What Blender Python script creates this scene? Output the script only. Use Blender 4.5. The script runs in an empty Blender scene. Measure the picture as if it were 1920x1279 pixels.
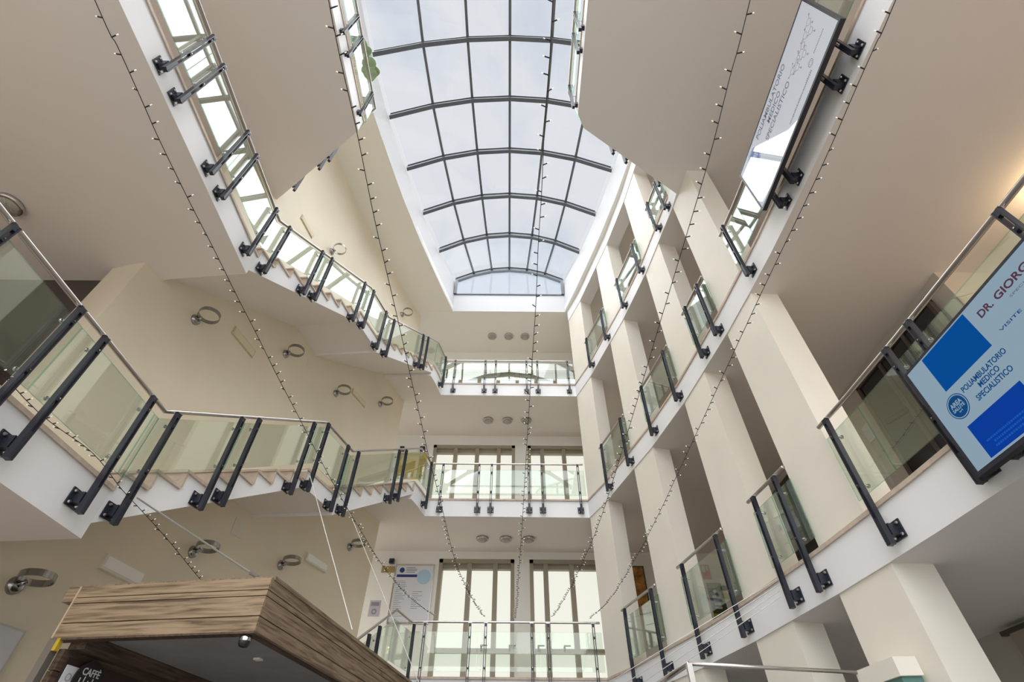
import bpy, bmesh, math, random
from mathutils import Vector, Matrix
random.seed(7)
C = bpy.context.scene.collection
SC = bpy.context.scene
EYE = 1.6                                # camera height above the ground floor
def W(p): return Vector((p[0], p[1], p[2] + EYE))

# ------------------------------------------------------------------ camera
cam_d = bpy.data.cameras.new('camera'); cam = bpy.data.objects.new('camera', cam_d); C.objects.link(cam)
cam_d.sensor_width = 36.0; cam_d.lens = 931.67 / 1920 * 36.0; cam_d.clip_start = .02; cam_d.clip_end = 400
_p, _r = math.radians(44.843), math.radians(.4484)
R0 = Vector((1, 0, 0)); U0 = Vector((0, -math.sin(_p), math.cos(_p))); FW = Vector((0, math.cos(_p), math.sin(_p)))
RR = R0 * math.cos(_r) + U0 * math.sin(_r); UU = U0 * math.cos(_r) - R0 * math.sin(_r)
cam.matrix_world = Matrix(((RR.x, UU.x, -FW.x, 0), (RR.y, UU.y, -FW.y, 0), (RR.z, UU.z, -FW.z, EYE), (0, 0, 0, 1)))
SC.camera = cam
# ------------------------------------------------------------------ view
SC.view_settings.view_transform = 'Standard'; SC.view_settings.look = 'None'
SC.view_settings.gamma = 1; SC.view_settings.use_curve_mapping = False
SC.view_settings.exposure = 0.22
try:
    SC.cycles.transparent_max_bounces = 24; SC.cycles.max_bounces = 10; SC.cycles.diffuse_bounces = 10
    SC.cycles.sample_clamp_indirect = 6
except Exception: pass
# ------------------------------------------------------------------ sky: thin bright overcast
SKY = .86
w = bpy.data.worlds.new('sky'); SC.world = w; w.use_nodes = True
nt = w.node_tree; nt.nodes.clear()
o_ = nt.nodes.new('ShaderNodeOutputWorld'); bg = nt.nodes.new('ShaderNodeBackground')
tc = nt.nodes.new('ShaderNodeTexCoord'); mp = nt.nodes.new('ShaderNodeMapping'); mp.inputs['Scale'].default_value = (3.0, 2.2, 1.2)
nz = nt.nodes.new('ShaderNodeTexNoise'); nz.inputs['Scale'].default_value = 2.2; nz.inputs['Detail'].default_value = 5; nz.inputs['Roughness'].default_value = .5
cr = nt.nodes.new('ShaderNodeValToRGB'); e = cr.color_ramp.elements
e[0].position = .30; e[0].color = (.62, .67, .76, 1); e[1].position = .50; e[1].color = (.77, .79, .82, 1)
nt.links.new(tc.outputs['Generated'], mp.inputs['Vector']); nt.links.new(mp.outputs[0], nz.inputs['Vector'])
nt.links.new(nz.outputs['Fac'], cr.inputs[0]); nt.links.new(cr.outputs[0], bg.inputs['Color']); nt.links.new(bg.outputs[0], o_.inputs[0])
bg.inputs['Strength'].default_value = SKY
# sun behind thin cloud: very wide and soft
def sun(name, direction, strength, angle, color):
    d = bpy.data.lights.new(name, 'SUN'); d.energy = strength; d.angle = math.radians(angle); d.color = color
    o = bpy.data.objects.new(name, d); C.objects.link(o); o.location = (0, 0, 30)
    o.rotation_euler = Vector(direction).to_track_quat('-Z', 'Y').to_euler(); return o
sun('veiled_sun', (0.12, 0.16, -1), 7.2, 150, (1, .995, .985))
sun('front_fill_sun', (0.55, .75, -1), 1.3, 60, (1, .99, .97))  # second sun, added as fill to brighten surfaces from the front

# ------------------------------------------------------------------ materials
def mat(name, col, rough=.6, metal=0, bump=None, var=None, spec=.5, emit=None, estr=1):
    m = bpy.data.materials.new(name); m.use_nodes = True; n = m.node_tree; b = n.nodes['Principled BSDF']
    b.inputs['Base Color'].default_value = (*col, 1); b.inputs['Roughness'].default_value = rough; b.inputs['Metallic'].default_value = metal
    b.inputs['Specular IOR Level'].default_value = spec
    if emit: b.inputs['Emission Color'].default_value = (*emit, 1); b.inputs['Emission Strength'].default_value = estr
    if var or bump:
        t = n.nodes.new('ShaderNodeTexCoord'); z = n.nodes.new('ShaderNodeTexNoise')
        z.inputs['Scale'].default_value = (var or bump)[0]; z.inputs['Detail'].default_value = 6
        n.links.new(t.outputs['Object'], z.inputs['Vector'])
        if var:
            r = n.nodes.new('ShaderNodeValToRGB'); r.color_ramp.elements[0].position = .3; r.color_ramp.elements[1].position = .7
            r.color_ramp.elements[0].color = (*[c * (1 - var[1]) for c in col], 1); r.color_ramp.elements[1].color = (*[min(1, c * (1 + var[1] * .6)) for c in col], 1)
            n.links.new(z.outputs['Fac'], r.inputs[0]); n.links.new(r.outputs[0], b.inputs['Base Color'])
        if bump:
            z2 = n.nodes.new('ShaderNodeTexNoise'); z2.inputs['Scale'].default_value = bump[0]; z2.inputs['Detail'].default_value = 8
            n.links.new(t.outputs['Object'], z2.inputs['Vector'])
            u = n.nodes.new('ShaderNodeBump'); u.inputs['Strength'].default_value = bump[1]; u.inputs['Distance'].default_value = .01
            n.links.new(z2.outputs['Fac'], u.inputs['Height']); n.links.new(u.outputs[0], b.inputs['Normal'])
    return m
M = {}
M['white'] = mat('white_paint', (.86, .865, .88), .55, bump=(30, .08))
M['curb'] = mat('dimmed_curb_white', (.60, .61, .63), .6)  # white paint greyed to offset the strong light it gets under the glass
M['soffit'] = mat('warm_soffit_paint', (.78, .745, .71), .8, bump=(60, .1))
M['ceil'] = mat('ceiling_paint', (.86, .85, .79), .8, bump=(60, .1))
M['cream'] = mat('cream_plaster', (.83, .795, .71), .5, var=(1.3, .035), bump=(6, .15))
M['beige'] = mat('beige_marble_plaster', (.79, .715, .56), .38, var=(1.1, .05), bump=(5, .2))
M['wallR'] = mat('gallery_wall_paint', (.52, .49, .43), .7)
M['stone'] = mat('travertine', (.60, .49, .40), .45, var=(14, .14))
M['floor'] = mat('floor_tile', (.27, .265, .26), .35, var=(.8, .05))
M['black'] = mat('black_steel', (.016, .019, .032), .38, .0, spec=.5)
M['black'].node_tree.nodes['Principled BSDF'].inputs['Coat Weight'].default_value = .12
M['black'].node_tree.nodes['Principled BSDF'].inputs['Coat Roughness'].default_value = .15
M['inox'] = mat('brushed_steel', (.56, .53, .51), .28, 1)
M['chrome'] = mat('chrome', (.62, .62, .63), .12, 1)
M['sconce'] = mat('dull_chrome', (.36, .355, .35), .2, 1)
M['ribs'] = mat('grey_painted_steel', (.105, .12, .135), .45, .1)
M['frame'] = mat('olive_window_frame', (.34, .30, .225), .5)
M['dark'] = mat('dark_glazing', (.02, .02, .022), .1)
M['brown'] = mat('dark_brown_door', (.07, .055, .045), .4)
M['cable'] = mat('dark_cable', (.02, .018, .015), .6)
M['bulb'] = mat('clear_bulb', (.9, .88, .8), .2, emit=(1, .9, .7), estr=.4)
M['lampglass'] = mat('frosted_glass', (.40, .385, .33), .35)
M['leaf'] = mat('leaf', (.42, .56, .34), .5, var=(6, .3))
M['pot'] = mat('pot', (.7, .7, .68), .5)
M['paper'] = mat('paper', (.72, .72, .75), .6)
M['boardwhite'] = mat('board_white', (.66, .67, .70), .4)
M['yellow'] = mat('yellow_banner', (.62, .45, .06), .5, var=(2, .12))
M['navy'] = mat('navy_print', (.02, .035, .16), .5)
M['ink'] = mat('grey_ink', (.25, .25, .28), .6)
M['lightblue'] = mat('pale_blue_print', (.38, .56, .68), .5)
M['red'] = mat('red_print', (.55, .04, .03), .5)
M['green'] = mat('dark_green_print', (.06, .09, .03), .5)
M['lime'] = mat('lime_print', (.35, .42, .02), .5)
M['orange'] = mat('orange_painting', (.45, .20, .03), .5, var=(9, .7))
M['brass'] = mat('brass', (.42, .32, .14), .4, .6)
M['boxwhite'] = mat('yellowed_plastic', (.78, .76, .68), .5)
M['milky'] = mat('milky_cover', (.93, .92, .88), .35)
M['scar'] = mat('bare_plaster', (.60, .50, .36), .8, var=(9, .2))
M['teal'] = mat('green_glass_edge', (.12, .26, .24), .2)
M['steelwire'] = mat('steel_wire', (.5, .5, .49), .35, .8)
M['rope'] = mat('white_rope', (.75, .74, .70), .7)
M['kioskceil'] = mat('kiosk_ceiling_grey', (.30, .29, .29), .6, var=(3, .12))
M['warm'] = mat('warm_lamp', (1, .85, .6), .4, emit=(1, .72, .38), estr=30)
def lit(name, col, s):
    return mat(name, (.08, .08, .08), .5, emit=col, estr=s)
M['pane'] = lit('backlit_pane', (.90, .90, .79), .80)
M['pane_reflection'] = lit('reflection_pane_white', (.90, .93, .95), .85)  # glow put in for white reflections seen in the railing glass
def glossy_lit(name, col, s):
    m = mat(name, (.002, .002, .003), .5, emit=col, estr=s * .88, spec=0); return m
M['scr'] = glossy_lit('screen_pale_blue', (.30, .41, .50), .80)
M['scr_w'] = glossy_lit('screen_white', (.60, .64, .72), .72)
M['scr_b1'] = glossy_lit('screen_blue', (.001, .080, .34), .8)
M['scr_b2'] = glossy_lit('screen_deep_blue', (.003, .05, .36), .8)
M['scr_ink'] = glossy_lit('screen_ink', (.006, .07, .22), .8)
M['scr_maroon'] = glossy_lit('screen_maroon', (.10, .045, .075), .8)
M['scr_grey'] = glossy_lit('screen_grey_ink', (.16, .22, .32), .7)
M['scr_pale'] = glossy_lit('screen_faint', (.01, .10, .44), .9)
M['scr_red'] = glossy_lit('screen_red_ink', (.35, .10, .10), .7)
def mirror_lit(name, col, s, k=.36):
    m = mat(name, (.01, .01, .012), .3, emit=col, estr=s); n = m.node_tree; b = n.nodes['Principled BSDF']; o = n.nodes['Material Output']
    g = n.nodes.new('ShaderNodeBsdfGlossy'); g.inputs['Roughness'].default_value = .015; x = n.nodes.new('ShaderNodeMixShader'); x.inputs[0].default_value = k
    n.links.new(b.outputs[0], x.inputs[1]); n.links.new(g.outputs[0], x.inputs[2]); n.links.new(x.outputs[0], o.inputs[0]); return m
M['scr_w'] = mirror_lit('screen_white_glossy', (.56, .61, .68), .85)
M['scr_grey2'] = mirror_lit('screen_grey_ink_glossy', (.04, .07, .13), .8)
M['scr_blue2'] = mirror_lit('screen_logo_blue_glossy', (.06, .12, .42), .8)
M['scr_red'] = mirror_lit('screen_red_ink_glossy', (.28, .03, .03), .8)
def glass(name, tint, refl=1.0, haze=0.0, fp=4.0):
    m = bpy.data.materials.new(name); m.use_nodes = True; n = m.node_tree; n.nodes.clear()
    o = n.nodes.new('ShaderNodeOutputMaterial'); t = n.nodes.new('ShaderNodeBsdfTransparent'); t.inputs[0].default_value = (*tint, 1)
    g = n.nodes.new('ShaderNodeBsdfGlossy'); g.inputs['Roughness'].default_value = .01; g.inputs['Color'].default_value = (.95, 1, .97, 1)
    lw = n.nodes.new('ShaderNodeLayerWeight'); lw.inputs['Blend'].default_value = .5
    pw = n.nodes.new('ShaderNodeMath'); pw.operation = 'POWER'; pw.inputs[1].default_value = fp; n.links.new(lw.outputs['Facing'], pw.inputs[0])
    f = n.nodes.new('ShaderNodeMath'); f.operation = 'MULTIPLY_ADD'; f.inputs[1].default_value = .62; f.inputs[2].default_value = .05; n.links.new(pw.outputs[0], f.inputs[0])
    mu = n.nodes.new('ShaderNodeMath'); mu.operation = 'MULTIPLY'; mu.inputs[1].default_value = refl; mu.use_clamp = True
    x = n.nodes.new('ShaderNodeMixShader')
    n.links.new(f.outputs[0], mu.inputs[0]); n.links.new(mu.outputs[0], x.inputs[0]); n.links.new(t.outputs[0], x.inputs[1]); n.links.new(g.outputs[0], x.inputs[2])
    if haze:
        d = n.nodes.new('ShaderNodeBsdfTranslucent'); d.inputs[0].default_value = (.75, .85, .75, 1)
        y = n.nodes.new('ShaderNodeMixShader'); y.inputs[0].default_value = haze
        n.links.new(x.outputs[0], y.inputs[1]); n.links.new(d.outputs[0], y.inputs[2]); n.links.new(y.outputs[0], o.inputs[0])
    else: n.links.new(x.outputs[0], o.inputs[0])
    return m
M['glass'] = glass('railing_glass', (.925, .96, .93), 0.88, .05, 1.7)
M['glassedge'] = glass('green_glass_edge_face', (.50, .76, .68), .8)
M['skyglass'] = glass('skylight_glass', (.985, .99, 1.0), .35)
M['gableglass'] = glass('gable_glass', (.90, .93, .97), .2)
def wood(name, c0, c1, axis):
    m = bpy.data.materials.new(name); m.use_nodes = True; n = m.node_tree; b = n.nodes['Principled BSDF']; b.inputs['Roughness'].default_value = .7
    t = n.nodes.new('ShaderNodeTexCoord'); mpn = n.nodes.new('ShaderNodeMapping'); s = [22, 22, 22]; s[axis] = 1.6
    mpn.inputs['Scale'].default_value = s
    z = n.nodes.new('ShaderNodeTexNoise'); z.inputs['Scale'].default_value = 1.6; z.inputs['Detail'].default_value = 7; z.inputs['Distortion'].default_value = .9
    wv = n.nodes.new('ShaderNodeTexWave'); wv.wave_type = 'RINGS'; wv.inputs['Scale'].default_value = .55; wv.inputs['Distortion'].default_value = 5; wv.inputs['Detail'].default_value = 4
    r = n.nodes.new('ShaderNodeValToRGB'); r.color_ramp.elements[0].position = .32; r.color_ramp.elements[0].color = (*c0, 1)
    r.color_ramp.elements[1].position = .62; r.color_ramp.elements[1].color = (*c1, 1)
    mx = n.nodes.new('ShaderNodeMath'); mx.operation = 'MULTIPLY_ADD'; mx.inputs[1].default_value = .10; 
    n.links.new(t.outputs['Object'], mpn.inputs[0]); n.links.new(mpn.outputs[0], z.inputs['Vector']); n.links.new(mpn.outputs[0], wv.inputs['Vector'])
    n.links.new(wv.outputs['Fac'], mx.inputs[0]); n.links.new(z.outputs['Fac'], mx.inputs[2])
    mx2 = n.nodes.new('ShaderNodeMath'); mx2.operation = 'SUBTRACT'; mx2.inputs[1].default_value = .03
    n.links.new(mx.outputs[0], mx2.inputs[0]); n.links.new(mx2.outputs[0], r.inputs[0]); n.links.new(r.outputs[0], b.inputs['Base Color'])
    bp = n.nodes.new('ShaderNodeBump'); bp.inputs['Strength'].default_value = .25; bp.inputs['Distance'].default_value = .004
    n.links.new(z.outputs['Fac'], bp.inputs['Height']); n.links.new(bp.outputs[0], b.inputs['Normal'])
    return m
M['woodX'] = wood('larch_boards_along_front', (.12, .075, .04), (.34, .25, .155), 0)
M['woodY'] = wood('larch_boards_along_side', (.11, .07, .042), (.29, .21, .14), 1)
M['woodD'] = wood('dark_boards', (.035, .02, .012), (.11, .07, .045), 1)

# ------------------------------------------------------------------ mesh helpers
class MB:
    def __init__(s): s.v = []; s.f = []; s.m = []
    def add(s, vs, fs, mi=0):
        b = len(s.v); s.v += [tuple(v) for v in vs]; s.f += [tuple(b + i for i in f) for f in fs]; s.m += [mi] * len(fs); return s
    def box(s, a, b, mi=0, M4=None):
        x0, y0, z0 = a; x1, y1, z1 = b
        vs = [Vector(q) for q in ((x0, y0, z0), (x1, y0, z0), (x1, y1, z0), (x0, y1, z0), (x0, y0, z1), (x1, y0, z1), (x1, y1, z1), (x0, y1, z1))]
        if M4: vs = [M4 @ q for q in vs]
        return s.add(vs, [(0, 3, 2, 1), (4, 5, 6, 7), (0, 1, 5, 4), (1, 2, 6, 5), (2, 3, 7, 6), (3, 0, 4, 7)], mi)
    def prism(s, poly, z0, z1, side=0, top=None, bot=None):
        n = len(poly); A = sum(poly[i][0] * poly[(i + 1) % n][1] - poly[(i + 1) % n][0] * poly[i][1] for i in range(n))
        if A < 0: poly = poly[::-1]
        vs = [(x, y, z0) for x, y in poly] + [(x, y, z1) for x, y in poly]
        s.add(vs, [(i, (i + 1) % n, n + (i + 1) % n, n + i) for i in range(n)], side)
        s.add([v for v in vs[:n]], [tuple(range(n))[::-1]], side if bot is None else bot)
        s.add([v for v in vs[n:]], [tuple(range(n))], side if top is None else top); return s
    def beam(s, a, b, wd, h, up=(0, 0, 1), mi=0):
        a = Vector(a); b = Vector(b); d = (b - a); L = d.length; d.normalize(); up = Vector(up)
        sx = d.cross(up)
        if sx.length < 1e-5: sx = d.cross(Vector((1, 0, 0)))
        sx.normalize(); uz = sx.cross(d).normalized()
        m = Matrix(((d.x, sx.x, uz.x, a.x), (d.y, sx.y, uz.y, a.y), (d.z, sx.z, uz.z, a.z), (0, 0, 0, 1)))
        return s.box((0, -wd / 2, -h / 2), (L, wd / 2, h / 2), mi, m)
    def tube(s, pts, r, n=8, mi=0, caps=True, closed=False):
        P = [Vector(p) for p in pts]; k = len(P); rings = []
        ref = None
        for i in range(k):
            if closed: d = (P[(i + 1) % k] - P[i - 1])
            else: d = (P[min(i + 1, k - 1)] - P[max(i - 1, 0)])
            d.normalize()
            if ref is None:
                ref = d.cross(Vector((0, 0, 1)))
                if ref.length < .1: ref = d.cross(Vector((1, 0, 0)))
            ref = (ref - d * ref.dot(d)).normalized(); bn = d.cross(ref)
            rings.append([P[i] + (ref * math.cos(2 * math.pi * j / n) + bn * math.sin(2 * math.pi * j / n)) * r for j in range(n)])
        vs = [v for rg in rings for v in rg]; fs = []
        for i in range(k if closed else k - 1):
            a = i * n; b = ((i + 1) % k) * n
            fs += [(a + j, a + (j + 1) % n, b + (j + 1) % n, b + j) for j in range(n)]
        if caps and not closed: fs += [tuple(range(n))[::-1], tuple((k - 1) * n + j for j in range(n))]
        return s.add(vs, fs, mi)
    def lathe(s, prof, n=24, M4=None, mi=0):
        vs = []; k = len(prof)
        for i in range(n):
            a = 2 * math.pi * i / n
            for r, z in prof:
                q = Vector((r * math.cos(a), r * math.sin(a), z)); vs.append(M4 @ q if M4 else q)
        fs = [(i * k + j, ((i + 1) % n) * k + j, ((i + 1) % n) * k + j + 1, i * k + j + 1) for i in range(n) for j in range(k - 1)]
        return s.add(vs, fs, mi)
    def build(s, name, mats, parent=None, loc=None, smooth=False, rot=None):
        me = bpy.data.meshes.new(name); me.from_pydata(s.v, [], s.f)
        if not isinstance(mats, (list, tuple)): mats = [mats]
        for m in mats: me.materials.append(m)
        me.polygons.foreach_set('material_index', s.m)
        if smooth: me.polygons.foreach_set('use_smooth', [True] * len(s.f))
        me.validate(); me.update()
        bm = bmesh.new(); bm.from_mesh(me); bmesh.ops.remove_doubles(bm, verts=bm.verts, dist=1e-6) if smooth else None
        bmesh.ops.recalc_face_normals(bm, faces=bm.faces); bm.to_mesh(me); bm.free()
        o = bpy.data.objects.new(name, me); C.objects.link(o)
        if parent: o.parent = parent
        if loc: o.location = loc
        if rot: o.rotation_euler = rot
        return o
def struct(o, label=None):
    o['kind'] = 'structure'
    if label: o['label'] = label
    return o
def tag(o, label, cat, group=None):
    o['label'] = label; o['category'] = cat
    if group: o['group'] = group
    return o
def thing(name, label, cat, loc=(0, 0, 0), rot=(0, 0, 0), group=None):
    o = bpy.data.objects.new(name, None); C.objects.link(o); o.location = loc; o.rotation_euler = rot
    o.empty_display_size = .1
    return tag(o, label, cat, group)
def instance(src, parent, M4):
    c = src.copy(); C.objects.link(c); c.parent = parent; c.matrix_local = M4; return c

# ------------------------------------------------------------------ heights (relative to the eye)
L1b, L1t, L2b, L2t, L3b, L3t, L4b = 1.577, 1.967, 4.977, 5.367, 8.377, 8.767, 11.777
GR = -EYE
FAC = [(3.19, -3), (3.17, .9), (3.13, 2.77), (3.10, 3.5), (3.057, 4.096), (2.993, 4.836), (2.889, 5.631), (2.788, 6.40), (2.538, 7.689), (2.342, 8.449), (2.022, 9.699), (1.742, 10.517)]
BY = 10.50; WY = 12.42; WX = 5.22
WALL = [(-4.66, 3.8), (-4.38, 5.3), (-4.06, 7.0), (-3.87, 7.9), (-3.6, 8.75), (-3.05, 10.45), (-2.93, 10.78)]
def offs(poly, d):
    out = []
    for i, p in enumerate(poly):
        a = Vector(poly[max(i - 1, 0)]); b = Vector(poly[min(i + 1, len(poly) - 1)]); t = (b - a).normalized()
        out.append((p[0] - t.y * d, p[1] + t.x * d))
    return out
# ------------------------------------------------------------------ structure: slabs
def slab(name, poly, z0, z1, label):
    m = MB(); m.prism(poly, z0 + EYE, z1 + EYE, side=0, top=2, bot=1)
    return struct(m.build(name, [M['white'], M['soffit'], M['stone']]), label)
def coping(path, z, parent, d=1, w=.16):
    # thin stone capping that oversails the slab edge a little
    m = MB(); a = offs(path, .018 * d); b = offs(path, -w * d)
    m.prism(a + b[::-1], z + EYE - .012, z + EYE + .024)
    return m.build('stone_coping', M['stone'], parent)
floor = MB(); floor.box((-30, -40, -.2), (14, 30, 0)); struct(floor.build('floor', M['floor']), 'pale tiled ground floor below the atrium')
right_tail = [(WX + 3.5, -3), (WX + 3.5, WY), ]
for nm, zb, zt, lab in (('ceiling_1', L1b, L1t, 'first gallery floor slab with white edge'), ('ceiling_2', L2b, L2t, 'second gallery floor slab with white edge'), ('ceiling_3', L3b, L3t, 'third gallery floor slab with white edge')):
    left = [(-2.08, 9.72), (-1.99, 10.04), (-1.90, 10.5)]
    poly = left + [(1.742, BY + .017)] + FAC[::-1][1:] + right_tail + [(-6, WY), (-6, 10.8), (-3.3, 9.72)]
    if zb == L3b:
        # the third floor carries a gallery reaching out over the hall near the front
        poly = left + [(1.742, BY + .017)] + [p for p in FAC[::-1][1:] if p[1] > 4.6] + [(3.0, 4.55), (1.17, 3.37), (1.05, 3.15), (1.0, -3)] + right_tail + [(-6, WY), (-6, 10.8), (-3.3, 9.72)]
    s = slab(nm, poly, zb, zt, lab)
    coping([(-1.9, BY), (1.742, BY)], zt, s, 1) if False else None
    cp = MB(); cp.box((-1.93, BY - .018, zt + EYE - .012), (1.742, BY + .16, zt + EYE + .024)); cp.build('stone_coping', M['stone'], s)
    if zb == L3b:
        coping([p for p in FAC if p[1] > 4.6], zt, s, 1)
        coping([(1.0, -3), (1.05, 3.15), (1.17, 3.37), (3.0, 4.55)], zt, s, 1)
    else: coping(FAC, zt, s, 1)
# left galleries (half landings of the stairs) that end where the flights start
def lgal(nm, ztop, zbot, lab):
    s = slab(nm, [(-3.45, -3), (-3.45, 3.97), (-4.40, 4.06), (-4.66, 4.1), (-9, 4.1), (-9, -3)], zbot, ztop, lab)
    m = MB(); m.box((-3.61, -3, ztop + EYE - .012), (-3.432, 3.97, ztop + EYE + .024)); m.build('stone_coping', M['stone'], s); return s
lgal('ceiling_4', 2.10, 1.67, 'lower left landing slab with white edge'); lgal('ceiling_5', 5.52, 5.14, 'upper left landing slab with white edge')
lgal('ceiling_8', -1.30, -1.6, 'lowest left landing step')
s = slab('ceiling_6', [(-2.65, -3), (-2.65, 3.49), (-4.32, 4.70), (-4.62, 4.9), (-9, 4.9), (-9, -3)], 8.5, 8.9, 'highest left landing slab with angled corner')
coping([(-2.65, -3), (-2.65, 3.49), (-4.32, 4.70)], 8.9, s, -1)
# front beams behind the viewer
for i, (zb, zt) in enumerate(((L1b, L1t), (L2b, L2t), (L3b, L3t))):
    m = MB(); m.box((-9, -3.4, zb + EYE), (WX + 3.5, -3.0, zt + EYE)); struct(m.build('beam_front', M['white']), 'white beam across the front of the hall')
# ------------------------------------------------------------------ roof slab with the opening of the skylight
def halfw(y):
    T = [(-3, 3.42), (2, 3.38), (3.6, 3.26), (5.1, 3.02), (6.4, 2.80), (7.8, 2.50), (9.2, 2.14), (10.52, 1.78)]
    for (a, p), (b, q) in zip(T, T[1:]):
        if y <= b: return p + (q - p) * (y - a) / (b - a)
    return T[-1][1]
SX = -.11
def interp(T, y):
    if y <= T[0][0]: return T[0][1]
    for (a, p), (b, q) in zip(T, T[1:]):
        if y <= b: return p + (q - p) * (y - a) / (b - a)
    return T[-1][1]
def rib_hw(y): return interp([(-3, 3.22), (3.42, 3.10), (4.82, 2.98), (6.2, 2.78), (7.6, 2.54), (9.03, 2.22), (10.52, 1.82)], y)
def rib_ze(y): return interp([(-3, 12.48), (3.42, 12.52), (4.82, 12.60), (6.2, 12.74), (7.6, 12.85), (9.03, 12.98), (10.52, 13.26)], y)
RY = [-3 + i * .5 for i in range(27)] + [10.52]
Lp = [(SX - halfw(y), y) for y in RY]; Rp = [(SX + halfw(y), y) for y in RY]
m = MB()
def strip(m, A, B, z0, z1, b=1, mi=0):
    for i in range(len(A) - 1):
        m.add([(A[i][0], A[i][1], z0), (A[i + 1][0], A[i + 1][1], z0), (B[i + 1][0], B[i + 1][1], z0), (B[i][0], B[i][1], z0),
               (A[i][0], A[i][1], z1), (A[i + 1][0], A[i + 1][1], z1), (B[i + 1][0], B[i + 1][1], z1), (B[i][0], B[i][1], z1)],
              [(0, 3, 2, 1), (4, 5, 6, 7), (0, 1, 5, 4), (2, 3, 7, 6)], mi)
zr0, zr1 = L4b + EYE, L4b + EYE + .25
strip(m, [(x - .004, y) for x, y in Lp], [(-9, y) for y in RY], zr0, zr1); strip(m, [(x + .004, y) for x, y in Rp], [(WX + 3.5, y) for y in RY], zr0, zr1)
m.box((-9, 10.524, zr0), (WX + 3.5, WY + .3, zr1)); m.box((-9, -3.4, zr0), (WX + 3.5, -3, zr1))
struct(m.build('ceiling_7', M['ceil']), 'top ceiling around the skylight')
m = MB(); zc1 = 12.50 + EYE
# the curb leans slightly inwards to the springing of the glass vault
for S_, sg in ((Lp, -1), (Rp, 1)):
    for (xa, ya), (xb, yb) in zip(S_, S_[1:]):
        def top(y): return (SX + sg * (rib_hw(y) + .02), y, rib_ze(y) + EYE - .02)
        ta, tb_ = top(ya), top(yb); o_x = sg * .16
        zq = zr0 + .003; vs = [(xa, ya, zq), (xb, yb, zq), tb_, ta, (xa + o_x, ya, zq), (xb + o_x, yb, zq), (tb_[0] + o_x, yb, tb_[2] + .10), (ta[0] + o_x, ya, ta[2] + .10)]
        m.add(vs, [(0, 1, 2, 3), (4, 7, 6, 5), (3, 2, 6, 7), (0, 4, 5, 1)])
m.box((SX - 1.82, 10.52, zr0 + .003), (SX + 1.82, 10.66, 12.60 + EYE)); m.box((SX - 3.5, -3.14, zr0 + .003), (SX + 3.5, -3, 12.6 + EYE))
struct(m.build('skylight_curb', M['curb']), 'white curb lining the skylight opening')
# lintel above the top openings of the right facade
m = MB(); pF = FAC; pB = offs(FAC, -.35)
strip(m, pF, pB, 11.36 + EYE, L4b + EYE); struct(m.build('lintel', M['white']), 'white lintel band above the top gallery openings')
# ------------------------------------------------------------------ columns of the right facade
cols = [[(3.072, 4.096), (3.429, 4.113), (3.37, 4.90), (3.008, 4.838)], [(2.904, 5.633), (3.257, 5.72), (3.14, 6.50), (2.803, 6.402)],
        [(2.553, 7.692), (2.877, 7.776), (2.67, 8.57), (2.357, 8.453)], [(2.037, 9.703), (2.351, 9.852), (2.12, 10.62), (1.757, 10.52)]]
for i, c in enumerate(cols):
    lab = ['cream column nearest the viewer on the right side', 'second cream column of the right side counted from the viewer', 'third cream column of the right side counted from the viewer', 'cream corner column beside the rear galleries'][i]
    m = MB(); m.prism(c, 0, L4b + EYE); struct(m.build('column', M['cream']), lab)
m = MB(); m.prism([(3.205, -1.6), (3.6, -1.6), (3.6, -.7), (3.195, -.7)], 0, L4b + EYE); struct(m.build('column', M['cream']), 'cream column behind the viewer')
# ------------------------------------------------------------------ walls
m = MB(); zt = L4b + EYE
inner = WALL; outer = offs(WALL, .30)
for i in range(len(inner) - 1):
    m.prism([inner[i], inner[i + 1], outer[i + 1], outer[i]], 0, zt)
m.prism([(-4.66, 3.8), (-4.6, 4.1), (-5.14, 4.15), (-5.14, 3.9)], 0, zt)
struct(m.build('wall_left', M['beige']), 'curved cream plaster wall along the stairs')
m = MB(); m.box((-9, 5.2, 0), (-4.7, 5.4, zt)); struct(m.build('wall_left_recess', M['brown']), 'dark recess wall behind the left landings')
m = MB(); m.box((-9.2, -3, 0), (-9, 5.4, zt)); struct(m.build('wall_far_left', M['cream']), 'far left wall of the landings')
m = MB()
def wallgrid(m, x0, x1, z0, z1, holes, y0, y1):
    xs = sorted({x0, x1} | {h[0] for h in holes} | {h[1] for h in holes}); zs = sorted({z0, z1} | {h[2] for h in holes} | {h[3] for h in holes})
    for a, b in zip(xs, xs[1:]):
        for c, d in zip(zs, zs[1:]):
            mx, mz = (a + b) / 2, (c + d) / 2
            if any(h[0] < mx < h[1] and h[2] < mz < h[3] for h in holes): continue
            m.box((a, y0, c + EYE), (b, y1, d + EYE))
WIN = [(-1.73, .10, L1t + .30, 4.79), (.47, 2.30, L1t + .30, 4.79), (-2.245, .11, L2t + .3, 8.045), (.475, 2.75, L2t + .3, 8.045), (-2.30, 2.20, L3t + .3, 10.98)]
wallgrid(m, -7, WX + 3.5, GR, L4b, WIN, WY, WY + .3)
struct(m.build('wall_back', M['ceil']), 'rear wall with tall windows')
m = MB(); m.box((WX, 3.74, 0), (WX + .2, WY, zt)); struct(m.build('wall_right', M['wallR']), 'inner wall of the right galleries')
m = MB(); m.box((WX + .2, 3.74, 0), (WX + 3.5, 3.94, zt)); struct(m.build('wall_right_return', M['wallR']), 'return wall of the right galleries')
m = MB(); m.box((WX + 3.5, -3, 0), (WX + 3.7, 3.94, zt)); struct(m.build('wall_far_right', M['wallR']), 'far right wall')
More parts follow.
